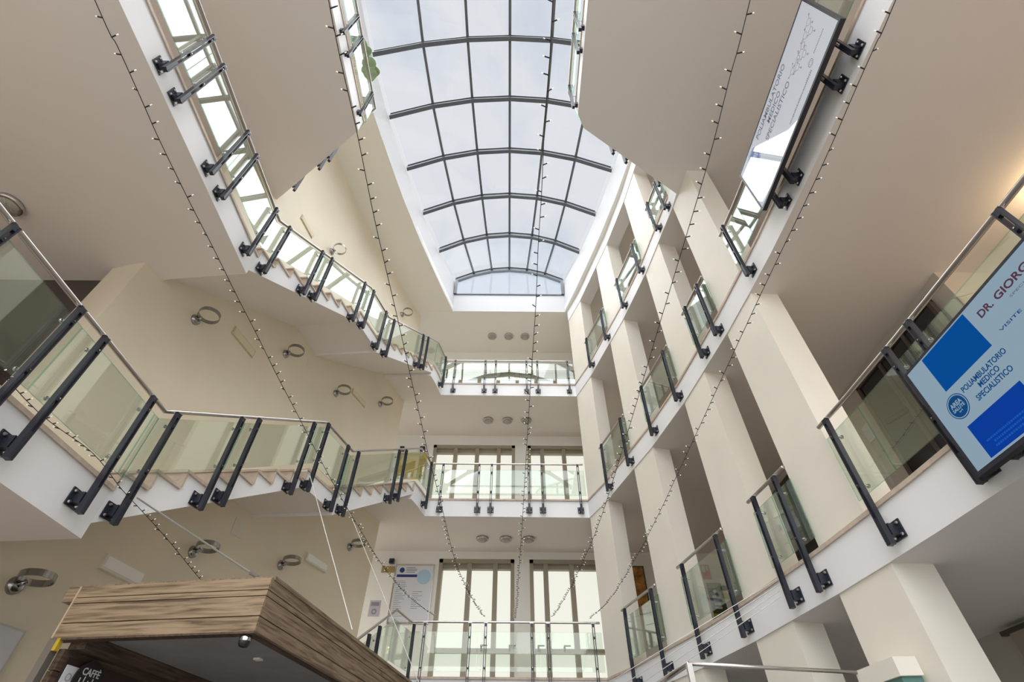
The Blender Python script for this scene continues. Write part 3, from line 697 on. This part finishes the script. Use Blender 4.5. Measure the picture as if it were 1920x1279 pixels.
fit_text('AREA', X_(2.601), X_(2.502), 1.982 - Z0, .030, M['scr'], t, -.0042, .02); fit_text('SALUTE', X_(2.604), X_(2.499), 1.955 - Z0, .020, M['scr'], t, -.0042, .015); fit_text('srl', X_(2.566), X_(2.538), 1.936 - Z0, .012, M['scr'], t, -.0042)
fit_text('POLIAMBULATORIO', X_(2.457), X_(2.075), 2.010 - Z0, .036, M['scr_ink'], t, -.0036, .012); fit_text('MEDICO', X_(2.345), X_(2.175), 1.962 - Z0, .036, M['scr_ink'], t, -.0036, .012); fit_text('SPECIALISTICO', X_(2.412), X_(2.115), 1.910 - Z0, .036, M['scr_ink'], t, -.0036, .012)
fit_text('DR.', X_(2.045), X_(1.935), 2.262 - Z0, .048, M['scr_maroon'], t, -.0036, .02); fit_text('GIORGIO', X_(1.905), X_(1.56), 2.262 - Z0, .048, M['scr_maroon'], t, -.0036, .02); fit_text('SPECIALISTA', X_(1.84), X_(1.58), 2.215 - Z0, .014, M['scr_grey'], t, -.0036)
fit_text('VISITE', X_(2.02), X_(1.85), 2.115 - Z0, .018, M['scr_ink'], t, -.0036)
for i, (a, b) in enumerate(((2.54, 2.19), (2.50, 2.20), (2.51, 2.20))):
    x = X_(a)
    m = MB()
    while x < X_(b):
        l = random.uniform(.008, .016); m.box((x, -.0036, 1.700 - i * .026 - Z0), (x + l, -.001, 1.712 - i * .026 - Z0)); x += l + .005
    m.build('small_print', M['scr_pale'], t)
Y0, Z0 = 2.985, 5.12
t, Wd, H = screen('long white clinic screen with a molecule drawing hanging on the middle right railing', Y0, 1.085, Z0, 5.96, 2.88, M['scr_w'])
X_ = lambda y: Y0 - y
fit_text('POLIAMBULATORIO', X_(2.46), X_(1.66), 5.815 - Z0, .075, M['scr_grey2'], t, -.0034, .012); fit_text('MEDICO', X_(2.225), X_(1.895), 5.70 - Z0, .075, M['scr_grey2'], t, -.0034, .012); fit_text('SPECIALISTICO', X_(2.38), X_(1.76), 5.585 - Z0, .075, M['scr_grey2'], t, -.0034, .012)
m = MB(); disc(m, X_(2.66), 5.74 - Z0, .125, .001, .0028); m.build('logo_disc', M['scr_blue2'], t)
m = MB(); disc(m, X_(2.66), 5.74 - Z0, .145, .001, .0026, r0=.135); m.build('logo_ring', M['scr_blue2'], t)
fit_text('AREA', X_(2.74), X_(2.58), 5.745 - Z0, .045, M['scr_w'], t, -.0036, .02); fit_text('SALUTE', X_(2.74), X_(2.58), 5.70 - Z0, .030, M['scr_w'], t, -.0036, .01)
random.seed(11)
m = MB(); red = MB(); cents = [(1.66, 5.62), (1.60, 5.55), (1.54, 5.60), (1.47, 5.52), (1.42, 5.60), (1.34, 5.63), (1.28, 5.56), (1.23, 5.66)]
def seg(a, b, wd=.004): m.beam(Vector((X_(a[0]), -.002, a[1] - Z0)), Vector((X_(b[0]), -.002, b[1] - Z0)), .0016, wd, (0, 0, 1)) if abs(a[0] - b[0]) > 1e-4 else m.box((X_(a[0]) - wd / 2, -.0028, min(a[1], b[1]) - Z0), (X_(a[0]) + wd / 2, -.0012, max(a[1], b[1]) - Z0))
for (cy, cz) in cents:
    pts = [(cy + .036 * math.cos(math.pi / 3 * k + .3), cz + .036 * math.sin(math.pi / 3 * k + .3)) for k in range(6)]
    for k in range(6): seg(pts[k], pts[(k + 1) % 6])
    for k in (0, 2, 4):
        e2 = (cy + .075 * math.cos(math.pi / 3 * k + .3), cz + .075 * math.sin(math.pi / 3 * k + .3)); seg(pts[k], e2)
        if random.random() < .6: red = MB(); red.box((X_(e2[0]) - .009, -.003, e2[1] - Z0 - .008), (X_(e2[0]) + .009, -.001, e2[1] - Z0 + .008)); red.build('molecule_label', M['scr_red'], t)
m.build('molecule_drawing', M['scr_grey2'], t)
m = MB(); disc(m, X_(1.50), 5.33 - Z0, .04, .001, .0026, r0=.034); disc(m, X_(1.50), 5.33 - Z0, .024, .001, .0026, r0=.020); m.build('emblem', M['scr_grey2'], t)
fit_text('www.clinicapoliambulatorio.it', X_(2.05), X_(1.53), 5.258 - Z0, .026, M['scr_grey2'], t, -.0034) if False else None
x = X_(2.06); m = MB(); random.seed(3)
while x < X_(1.54):
    l = random.uniform(.006, .014); m.box((x, -.0028, 5.258 - Z0), (x + l, -.001, 5.276 - Z0 + random.uniform(0, .006))); x += l + .006
x = X_(1.42)
while x < X_(1.22): m.box((x, -.0028, 5.34 - Z0), (x + .01, -.001, 5.352 - Z0)); x += .015
m.build('small_print', M['scr_grey2'], t)

# ------------------------------------------------------------------ notice boards and objects on the rear wall
def onwall_thing(name, label, cat, x0, x1, z0, z1, dep, mt, group=None):
    t = thing(name, label, cat, (x0, WY, z0 + EYE), group=group); m = MB(); m.box((0, -dep, 0), (x1 - x0, .0, z1 - z0)); m.build('board', mt, t); return t, x1 - x0, z1 - z0
t, w_, h2 = onwall_thing('directory_board', 'tall white clinic directory board beside the lowest rear window', 'notice board', -2.74, -1.86, 3.38, 4.62, .03, M['boardwhite'])
m = MB(); m.box((-.03, -.035, -.03), (0, 0, h2 + .03)); m.box((w_, -.035, -.03), (w_ + .03, 0, h2 + .03)); m.box((0, -.035, -.03), (w_, 0, 0)); m.box((0, -.035, h2), (w_, 0, h2 + .03)); m.build('board_frame', M['inox'], t)
m = MB(); m.box((.03, -.034, h2 - .27), (w_ - .06, -.029, h2 - .21)); m.build('heading_bar', M['navy'], t)
m = MB(); disc(m, .14, h2 - .11, .06, .029, .034); m.build('logo_disc', M['navy'], t)
m = MB(); disc(m, w_ - .20, h2 - .26, .165, .030, .037); m.build('round_seal', M['lightblue'], t)
m = MB(); random.seed(5)
for k in range(20): m.box((.05, -.033, h2 - .36 - k * .04), (.05 + random.uniform(.10, .26), -.029, h2 - .352 - k * .04))
for k in range(9): m.box((.46, -.033, h2 - .60 - k * .045), (.46 + random.uniform(.12, .26), -.029, h2 - .59 - k * .045))
for k in range(4): m.box((.24, -.033, h2 - .06 - k * .035), (.24 + random.uniform(.2, .26), -.029, h2 - .046 - k * .035))
m.build('small_print', M['ink'], t)
t, w_, h2 = onwall_thing('brass_sign', 'small brass coloured sign plate left of the white directory board', 'sign', -3.10, -2.79, 4.46, 4.60, .03, M['brass'])
m = MB(); m.box((-2.94, WY - .1, 4.66 + EYE), (-2.82, WY, 4.76 + EYE)); m.box((-2.90, WY - .14, 4.68 + EYE), (-2.86, WY - .1, 4.74 + EYE)); tag(m.build('spotlight', M['black']), 'small black spotlight above the brass sign plate', 'spotlight')
m = MB(); m.box((-3.60, WY - .1, 4.60 + EYE), (-3.48, WY, 4.72 + EYE)); tag(m.build('spotlight', M['black']), 'small black spotlight half hidden at the lower wall corner', 'spotlight')
t, w_, h2 = onwall_thing('paper_notice', 'faint printed paper notice on the rear wall left of the white directory board', 'notice', -3.23, -2.98, 3.50, 3.84, .006, mat('faded_paper', (.50, .47, .52), .6))
m = MB(); m.box((.03, -.008, .22), (w_ - .03, -.005, .30)); m.build('small_print', M['ink'], t); m = MB(); disc(m, w_ / 2, .10, .06, .005, .008, r0=.03); m.build('printed_seal', M['ink'], t)
t, w_, h2 = onwall_thing('yellow_banner', 'yellow advertising banner behind the glass of the middle rear staircase', 'banner', -3.16, -2.40, 6.95, 7.76, .02, M['yellow'])
m = MB(); m.box((.30, -.022, h2 - .20), (.60, -.019, h2 - .13)); m.build('faint_print', mat('faint_yellow_print', (.68, .54, .16), .5), t)
m = MB(); m.box((.0, -.022, .02), (w_, -.019, .14), 0); m.build('banner_foot', mat('banner_foot_print', (.40, .36, .12), .5), t)
m = MB(); m.box((-3.2, WY - .1, 7.82 + EYE), (-3.08, WY, 7.94 + EYE)); tag(m.build('spotlight', M['black']), 'small black spotlight at the left top of the yellow banner', 'spotlight')
m = MB(); m.box((-2.62, WY - .12, 7.82 + EYE), (-2.48, WY, 7.93 + EYE)); m.box((-2.56, WY - .16, 7.84 + EYE), (-2.52, WY - .12, 7.9 + EYE)); tag(m.build('spotlight', M['black']), 'small black spotlight above the right half of the yellow banner', 'spotlight')
t, w_, h2 = onwall_thing('framed_painting', 'orange brown framed painting seen between the two rear right columns', 'painting', 2.93, 3.20, 3.60, 4.62, .03, M['orange'])
m = MB(); m.box((-.03, -.035, -.03), (0, 0, h2 + .03)); m.box((w_, -.035, -.03), (w_ + .03, 0, h2 + .03)); m.box((0, -.035, h2), (w_, 0, h2 + .03)); m.box((0, -.035, -.03), (w_, 0, 0)); m.build('picture_frame', M['brown'], t)
t, w_, h2 = onwall_thing('safety_sign', 'red and white fire safety sign behind the glass of the lowest right gallery', 'sign', 4.62, 4.83, 4.36, 4.70, .008, M['red'])
m = MB(); m.box((.02, -.012, .17), (.10, -.007, .31)); m.box((.13, -.012, .20), (.17, -.007, .31)); m.build('pictogram', M['paper'], t)
t, w_, h2 = onwall_thing('green_poster', 'dark green poster with white lettering under the red safety sign', 'poster', 4.66, 5.0, 3.45, 4.28, .012, M['green'])
m = MB(); m.box((0, -.014, 0), (w_, -.011, .16)); m.build('lime_foot', M['lime'], t)
m = MB(); disc(m, w_ * .45, h2 * .78, .04, .011, .015); random.seed(9)
for k in range(4): m.box((.07, -.015, .26 + k * .08), (.07 + random.uniform(.12, .2), -.011, .31 + k * .08))
m.build('white_lettering', M['paper'], t)
# inner doors of the right galleries
dn = 0
for z in (GR, L1t, L2t, L3t):
    for (y0, y1) in ((4.35, 5.35), (6.2, 7.2), (10.2, 11.2)):
        if z == L1t and y0 < 5: continue
        dn += 1; t = bpy.data.objects.new('door_%d' % dn, None); C.objects.link(t); struct(t, 'dark door in the inner wall of the right galleries'); t.location = (WX, y0, z + EYE)
        m = MB(); m.box((-.03, 0, 0), (0, y1 - y0, 2.15)); m.build('door_leaf', M['brown'], t)
        m = MB(); m.box((-.05, -.07, 0), (.0, 0, 2.22)); m.box((-.05, y1 - y0, 0), (.0, y1 - y0 + .07, 2.22)); m.box((-.05, 0, 2.15), (0, y1 - y0, 2.22)); m.build('door_frame', M['wallR'], t)
# dark glazed shop front seen past the screen on the first floor, and sticker
for z, lab in ((L1t, 'dark glazed shop front behind the lowest right railing'), (GR, 'dark glazed shop front on the ground floor at the right')):
    t = thing('shop_front', lab, 'shop front', (WX + .25, 3.73, z + EYE))
    m = MB()
    for x in (0, .8, 1.6, 2.4, 3.1): m.box((x, -.06, 0), (x + .06, .0, 2.5))
    m.box((0, -.06, 2.44), (3.16, 0, 2.5)); m.build('frame', M['black'], t)
    m = MB(); m.box((.02, -.03, 0), (3.1, -.01, 2.46)); m.build('glazing', M['dark'], t)
for (lab, y0, L, nb) in (('full height dark glass partition behind the second opening of the lowest right gallery', 7.7, 1.9, 2), ('dark glazed shop partition behind the wide lowest right railing, left of the blue screen', 3.95, 1.7, 3)):
    t = thing('glass_partition', lab, 'partition', (WX - .06, y0, L1t + EYE)); Hh = L2b - L1t
    m = MB()
    for k in range(nb + 1): m.box((-.06, L * k / nb, 0), (0, L * k / nb + .05, Hh - .22))
    m.box((-.06, 0, Hh - .30), (0, L + .05, Hh - .22)); m.build('frame', M['brown'], t)
    for k in range(nb):
        m = MB(); m.box((-.035, L * k / nb + .05, 0), (-.02, L * (k + 1) / nb, Hh - .30)); m.build('glazing', M['dark'], t)
m = MB(); m.box((5.205, 5.98, 4.06 + EYE), (5.215, 6.14, 4.32 + EYE)); tag(m.build('door_sticker', M['paper']), 'small red and white sticker notice behind the wide lowest right railing', 'sticker')
t = thing('hanging_sign', 'brown hanging direction sign at the lower right edge of the picture', 'sign', (5.14, 5.2, 1.35 + EYE))
m = MB(); m.box((-.02, 0, -.14), (.02, .5, .14)); m.build('sign_face', mat('beige_sign', (.38, .32, .25), .5), t)
m = MB(); m.box((-.03, -.30, .14), (.03, .6, .18)); m.build('sign_bar', M['brown'], t)

# ------------------------------------------------------------------ plant on the highest landing
t = thing('potted_plant', 'green leafy plant leaning over the highest left railing', 'plant', (-2.83, 2.72, 8.925 + EYE))
m = MB(); m.lathe([(0, 0), (.09, 0), (.125, .24), (.105, .24), (.10, .20), (0, .20)], 20); m.build('pot', M['pot'], t, smooth=True)
m = MB(); leaves = [(-.0, -.17, .90), (.06, -.10, .86), (.02, .04, .80), (.10, .10, .86), (.14, .22, .88), (.05, .30, .84), (.10, .24, .78), (.03, -.24, .84)]
for (x, y, z) in leaves:
    m.tube([(0, 0, .2), (x * .4, y * .5, z * .6), (x + .08, y, z)], .006, 5)
m.build('stem', M['leaf'], t)
for i, (x, y, z) in enumerate(leaves):
    m = MB(); nrm = Matrix.Rotation(random.uniform(-.5, .5), 4, 'X') @ Matrix.Rotation(random.uniform(-.4, .4), 4, 'Y')
    prof = []
    vs = [(0, 0, .004)]
    for k in range(16):
        a = 2 * math.pi * k / 16; r = .125 * (1 + .12 * math.cos(2 * a)); vs.append((r * math.cos(a), r * math.sin(a), -.012 + .01 * math.sin(3 * a)))
    vs2 = [(x_, y_, z_ - .006) for x_, y_, z_ in vs]
    fs = [(0, k + 1, (k + 1) % 16 + 1) for k in range(16)] + [(17, 17 + (k + 1) % 16 + 1, 17 + k + 1) for k in range(16)] + [(k + 1, 17 + k + 1, 17 + (k + 1) % 16 + 1, (k + 1) % 16 + 1) for k in range(16)]
    m.add(vs + vs2, fs); o = m.build('leaf', M['leaf'], t); o.matrix_local = Matrix.Translation((x + .12, y, z)) @ nrm

# ------------------------------------------------------------------ strings of fairy lights
def bulb_proto():
    m = MB(); m.tube([(0, 0, 0), (0, 0, .034)], .0042, 6); m.tube([(0, 0, -.01), (0, 0, .006)], .006, 6); a = m
    a = m.build('bulb_socket', [M['cable'], M['bulb']])
    m = MB(); m.tube([(0, 0, 0), (0, 0, .034)], .0045, 6, 0); m.tube([(0, 0, .034), (0, 0, .047)], .0035, 6, 1); o = m.build('bulb', [M['cable'], M['bulb']])
    bpy.data.objects.remove(a); me = o.data; bpy.data.objects.remove(o); return me
BULB = bulb_proto()
def catmull(P, n=6):
    out = []; P = [P[0] * 2 - P[1]] + P + [P[-1] * 2 - P[-2]]
    for i in range(1, len(P) - 2):
        for k in range(n):
            u = k / n; a, b, c, d = P[i - 1], P[i], P[i + 1], P[i + 2]
            out.append(.5 * ((2 * b) + (c - a) * u + (2 * a - 5 * b + 4 * c - d) * u * u + (3 * b - a - 3 * c + d) * u ** 3))
    out.append(P[-2]); return out
def smooth_z(P):
    z = [p.z for p in P]
    for _ in range(2): z = [z[0]] + [(z[i - 1] + 2 * z[i] + z[i + 1]) / 4 for i in range(1, len(z) - 1)] + [z[-1]]
    return [Vector((p.x, p.y, q)) for p, q in zip(P, z)]
def light_string(label, pts, step=.098, r=.0028, ext=True, cat='string lights', group='strings of fairy lights across the hall'):
    P = [W(p) for p in pts]
    if ext:
        d = (P[0] - P[2]).normalized(); P = [P[0] + d * 3.2 + Vector((0, 0, .35)), P[0] + d * 1.5 + Vector((0, 0, .12))] + P
    base = P[-1].copy(); t = thing('string_light', label, cat, base, group=group)
    D = catmull(P, 5); m = MB(); m.tube([p - base for p in D], r, 5); m.build('cable', M['cable'], t)
    D = D[::-1]; acc = 0; nxt = .04; n = 0; rest = MB()
    for a, b in zip(D, D[1:]):
        L = (b - a).length
        while nxt <= acc + L:
            q = a.lerp(b, (nxt - acc) / L); dirn = (b - a).normalized(); ang = random.choice((-1, 1)) * random.uniform(.9, 1.6) + random.uniform(-.2, .2)
            side_ = dirn.cross(Vector((0, 0, 1))).normalized(); up = side_.cross(dirn)
            v = (side_ * math.sin(ang) + up * math.cos(ang) * .6 + dirn * .25).normalized()
            M4 = Matrix.Translation(q - base) @ v.to_track_quat('Z', 'Y').to_matrix().to_4x4()
            if n < 100:
                o = bpy.data.objects.new('bulb', BULB); C.objects.link(o); o.parent = t; o.matrix_local = M4
            else:
                for vv, ff in (([M4 @ x.co for x in BULB.vertices], [tuple(pp.vertices) for pp in BULB.polygons]),): rest.add(vv, ff)
            n += 1; nxt += step
        acc += L
    if rest.v: o = rest.build('bulb_row', [M['cable']], t); o['kind'] = 'stuff'
STR = [[(-2.42, 0.66, 3.4), (-2.4, 0.88, 3.37), (-2.37, 1.13, 3.31), (-2.35, 1.38, 3.26), (-2.32, 1.64, 3.21), (-2.3, 1.88, 3.18), (-2.26, 2.2, 3.13), (-2.22, 2.62, 3.07), (-2.18, 3.0, 3.02), (-2.14, 3.45, 2.96), (-2.08, 3.99, 2.89), (-2.02, 4.61, 2.81), (-1.94, 5.35, 2.73), (-1.86, 6.15, 2.68), (-1.76, 7.17, 2.64), (-1.61, 8.64, 2.71), (-1.45, 10.36, 2.95)],
 [(-1.07, 0.65, 3.4), (-1.07, 0.78, 3.39), (-1.06, 0.94, 3.35), (-1.03, 1.34, 3.27), (-1.0, 1.88, 3.15), (-0.97, 2.3, 3.07), (-0.94, 2.78, 3.0), (-0.91, 3.35, 2.92), (-0.87, 4.0, 2.82), (-0.84, 4.59, 2.74), (-0.79, 5.27, 2.66), (-0.74, 6.19, 2.55), (-0.7, 6.85, 2.53), (-0.62, 8.11, 2.62), (-0.49, 10.36, 2.93)],
 [(0.22, 0.64, 3.42), (0.22, 0.96, 3.42), (0.21, 1.41, 3.42), (0.21, 1.85, 3.37), (0.2, 2.23, 3.29), (0.2, 2.69, 3.2), (0.19, 3.22, 3.12), (0.18, 4.02, 3.09), (0.17, 5.21, 3.07), (0.16, 6.23, 3.0), (0.14, 7.52, 2.91), (0.11, 10.36, 2.91)],
 [(1.35, 0.66, 3.4), (1.33, 1.01, 3.32), (1.31, 1.49, 3.22), (1.27, 2.07, 3.12), (1.23, 2.78, 3.03), (1.21, 3.25, 2.98), (1.18, 3.79, 2.9), (1.11, 4.92, 2.74), (1.06, 5.92, 2.67), (0.99, 7.09, 2.67), (0.9, 8.66, 2.75), (0.8, 10.36, 2.94)],
 [(2.18, 0.63, 3.4), (2.17, 0.84, 3.38), (2.15, 1.1, 3.34), (2.13, 1.44, 3.29), (2.1, 1.82, 3.24), (2.06, 2.37, 3.19), (2.02, 3.02, 3.13), (1.96, 3.9, 3.03), (1.88, 5.03, 2.9), (1.82, 5.85, 2.81), (1.76, 6.76, 2.75), (1.69, 7.72, 2.72), (1.62, 8.84, 2.75), (1.51, 10.36, 2.91)]]
for nm, s_ in zip(('leftmost of the five fairy light strings running back to the lowest rear railing', 'second from left of the five fairy light strings ending at the lowest rear railing', 'middle of the five fairy light strings running straight down the picture', 'fourth from left of the five fairy light strings ending at the lowest rear railing', 'rightmost of the five fairy light strings passing in front of the columns'), STR):
    light_string(nm, s_)
light_string('fairy light string lying along the lower left landing edge and dropping towards the wooden kiosk', [(-3.39, .4, 2.17), (-3.39, 1.5, 2.15), (-3.39, 2.2, 2.18), (-3.39, 2.9, 2.13), (-3.38, 3.5, 2.17), (-3.36, 3.95, 2.10), (-3.27, 4.2, 2.02), (-3.2, 4.6, 1.94), (-3.1, 5.0, 1.82), (-2.96, 5.5, 1.66), (-2.8, 5.9, 1.45)], .07, ext=False, group=None)

# ------------------------------------------------------------------ wooden kiosk
kz = math.atan2(-.144, .99)
K0 = Vector((-1.576, 3.444, 0)); KR = Matrix.Rotation(kz, 4, 'Z')
t = thing('wooden_kiosk', 'open larch wood coffee kiosk with boarded canopy at the lower left', 'kiosk', (K0.x, K0.y, 0), (0, 0, kz))
KT, KB, KW, KD = 1.2 + EYE, .885 + EYE, 1.388, 3.5           # local frame: corner at origin, body to -x and +y
zs = [(KT, KT - .070), (KT - .075, KT - .107), (KT - .113, KT - .226), (KT - .232, KB)]
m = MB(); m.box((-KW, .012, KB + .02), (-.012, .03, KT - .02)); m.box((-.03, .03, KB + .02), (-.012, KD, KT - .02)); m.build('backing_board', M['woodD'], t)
for a, b in zs:
    m = MB(); m.box((-KW, 0, b), (0, .022, a)); m.build('front_board', M['woodX'], t)
    m = MB(); m.box((-.022, .0225, b), (.0, KD, a)); m.build('side_board', M['woodY'], t)
m = MB(); m.box((-KW - .012, -.004, KB), (-KW, .04, KT)); m.build('corner_batten', mat('pale_batten', (.50, .38, .26), .6), t)
m = MB(); m.box((-KW - .02, .03, KT - .004), (0.01, KD, KT + .02)); m.build('roof_board', M['woodY'], t)
m = MB(); m.box((-KW - .13, .03, KT - .085), (-KW, .11, KT + .01)); m.build('beam_stub', M['woodX'], t)
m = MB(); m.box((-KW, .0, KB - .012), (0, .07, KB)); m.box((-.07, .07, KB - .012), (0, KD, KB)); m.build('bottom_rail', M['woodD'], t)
m = MB(); m.box((-KW + .16, .07, KB + .03), (-.03, KD - .05, KB + .06)); m.build('kiosk_ceiling', M['kioskceil'], t)
m = MB(); m.box((-KW + .08, .07, KB - .05), (-KW + .2, KD, KB + .03)); m.build('ceiling_beam', M['woodD'], t)
z = KB - .05; k = 0
while z > .1:
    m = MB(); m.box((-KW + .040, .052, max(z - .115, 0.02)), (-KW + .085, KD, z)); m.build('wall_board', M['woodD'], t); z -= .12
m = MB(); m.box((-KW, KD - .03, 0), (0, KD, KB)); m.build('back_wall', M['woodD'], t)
m = MB(); m.box((-KW - .02, .0, 0), (-KW + .035, .05, KB)); m.build('corner_post', mat('steel_profile', (.30, .28, .25), .35, .7), t)
m = MB(); m.box((-KW + .036, .0, KB - .07), (-KW + .06, .03, KB)); m.build('yellow_tag', mat('yellow_mark', (.55, .38, .03), .5), t)
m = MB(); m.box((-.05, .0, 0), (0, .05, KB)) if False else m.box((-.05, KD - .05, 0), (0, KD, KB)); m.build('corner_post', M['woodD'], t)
# things fixed in the kiosk
def kpt(x, y, z): return K0 + KR @ Vector((x, y, z))
b = thing('menu_board', 'dark brown menu board on the inner wall of the wooden kiosk', 'menu board', kpt(-KW + .086, .10, .55 + EYE), (0, 0, kz))
m = MB(); m.box((0, 0, -.35), (.012, .75, .25)); m.build('board', mat('dark_board', (.035, .018, .014), .5), b)
p1 = thing('menu_sheet', 'white menu sheet with two faint round marks at the left of the menu board', 'paper', kpt(-KW + .10, .11, .76 + EYE), (0, 0, kz))
m = MB(); m.box((0, 0, -.22), (.004, .15, 0)); m.build('sheet', M['paper'], p1)
m = MB()
for yy in (.05, .10): m.lathe([(.017, .0), (.021, 0), (.021, .002), (.017, .002)], 20, Matrix.Translation((.004, yy, -.06)) @ Matrix.Rotation(math.pi / 2, 4, 'Y'))
m.build('round_mark', M['ink'], p1)
p2 = thing('coffee_sign', 'round black chalk sign reading caffe on the kiosk menu board', 'sign', kpt(-KW + .112, .30, .70 + EYE), (0, 0, kz))
m = MB(); m.lathe([(0, 0), (.115, 0), (.115, .012), (0, .012)], 36, Matrix.Rotation(math.pi / 2, 4, 'Y')); m.build('sign_disc', M['cable'], p2)
ROTK = (math.pi / 2, 0, math.pi / 2)
def ktext(s, y0, y1, zb, hg, par, mt):
    o = text(s, 1, (0, 0, 0), (0, 0, 0), mt, par, bold=.015)
    xs = [v.co.x for v in o.data.vertices]; ys = [v.co.y for v in o.data.vertices]; k = hg / max(ys); kx = (y1 - y0) / (max(xs) - min(xs)); x0 = min(xs)
    for v in o.data.vertices: v.co = Vector(((v.co.x - x0) * kx, v.co.y * k, v.co.z))
    o.rotation_euler = ROTK; o.location = (.0145, y0, zb); return o
ktext('CAFF\u00c8', -.075, .075, .03, .05, p2, M['paper'])
for k, (a, b) in enumerate(((-.07, .0), (-.035, .012), (.0, -.006), (.035, .01), (.065, .0))):
    m = MB(); m.box((.012, a, -.028 + b), (.0145, a + .006, .012 + b)); m.build('chalk_stroke', M['paper'], p2)
d = thing('dome_camera', 'small silver dome camera under the front corner of the kiosk canopy', 'camera', kpt(-.07, .045, KB - .014), (0, 0, kz))
m = MB(); m.lathe([(0, 0), (.034, 0), (.036, -.012), (.036, -.03)], 24); m.build('mount', M['chrome'], d, smooth=True)
m = MB(); m.lathe([(.036, -.028), (.034, -.045), (.024, -.06), (0, -.066)], 24); m.build('dome', M['dark'], d, smooth=True)
m = MB(); m.box((0, 0, -.012), (.05, .05, 0)); o = m.build('ceiling_sensor', M['boxwhite']); o.location = kpt(-.42, .75, KB + .03); o.rotation_euler = (0, 0, kz); tag(o, 'small square sensor on the grey kiosk ceiling', 'sensor')
# steel cable and white ropes holding the kiosk roof
def line(name, a, b, r, mt, label, cat, fit=False):
    a = W(a); b = W(b); m = MB(); m.tube([a, b], r, 8); o = m.build(name, mt)
    if fit:
        u = (b - a).normalized(); m = MB(); m.tube([b - u * .09, b], .013, 10); q = m.build('cable_terminal', M['chrome'], o)
    return tag(o, label, cat)
line('suspension_cable', (-3.31, 4.12, 2.10), (-1.72, 3.55, 1.235), .007, M['steelwire'], 'thick steel cable with end fitting running from the lower staircase to the kiosk roof', 'cable', True)
line('suspension_rope', (-2.81, 6.26, 3.55), (-1.34, 4.74, 1.23), .0045, M['rope'], 'thin white rope from the staircase landing to the side of the kiosk roof', 'rope')
line('suspension_rope', (-2.55, 7.32, 3.62), (-1.04, 6.88, 1.23), .0045, M['rope'], 'thin white rope farther right, reaching the rear corner of the kiosk roof', 'rope')
# steel tube frame and wires in front of the lowest right gallery
t = thing('tube_frame', 'horizontal steel tube frame crossing in front of the lower right columns', 'tube frame', (1.38, 4.4, .95 + EYE))
bq = Vector((1.38, 4.4, .95 + EYE))
def tb(a, b, r=.014): m = MB(); m.tube([W(a) - bq, W(b) - bq], r, 10); return m.build('tube', M['inox'], t, smooth=True)
tb((1.39, 4.49, .95), (2.92, 4.75, .95)); tb((1.39, 4.49, .95), (1.28, 5.6, .95), .018); tb((1.28, 5.6, .95), (1.22, 7.2, .95), .018)
m = MB(); m.box((1.37, 4.47, 0), (1.41, 4.51, .95 + EYE)); m.box((1.20, 7.18, 0), (1.24, 7.22, .95 + EYE)); o = m.build('tube_post', M['inox'], t); o.matrix_parent_inverse = Matrix.Translation(-bq)
for i, (x, y) in enumerate(((.90, 5.9), (1.02, 5.9), (1.13, 5.9), (1.20, 5.9))):
    line('steel_wire', (2.76, 5.36 + .02 * i, 1.74 + .05 * (3 - i)), (x - .06 * (3 - i), y, .95), .0035, M['steelwire'], '%s of four thin steel wires stretched below the lowest right railing' % ('first (uppermost)', 'second', 'third', 'lowest')[i], 'wire', False)['group'] = 'steel wires below the right railing'
# small ledge with green glass on the nearest right column
t = thing('column_ledge', 'small cream ledge box with green glass shelf on the nearest right column', 'ledge', (2.99, 4.25, .84 + EYE))
m = MB(); m.prism([(.02, 0), (-.14, 0.02), (-.18, .50), (.0, .50)], 0, .12); m.build('ledge_box', M['cream'], t)
m = MB(); m.prism([(.02, 0.03), (-.12, 0.05), (-.16, .47), (.0, .47)], -.035, 0); m.build('glass_shelf', M['teal'], t)
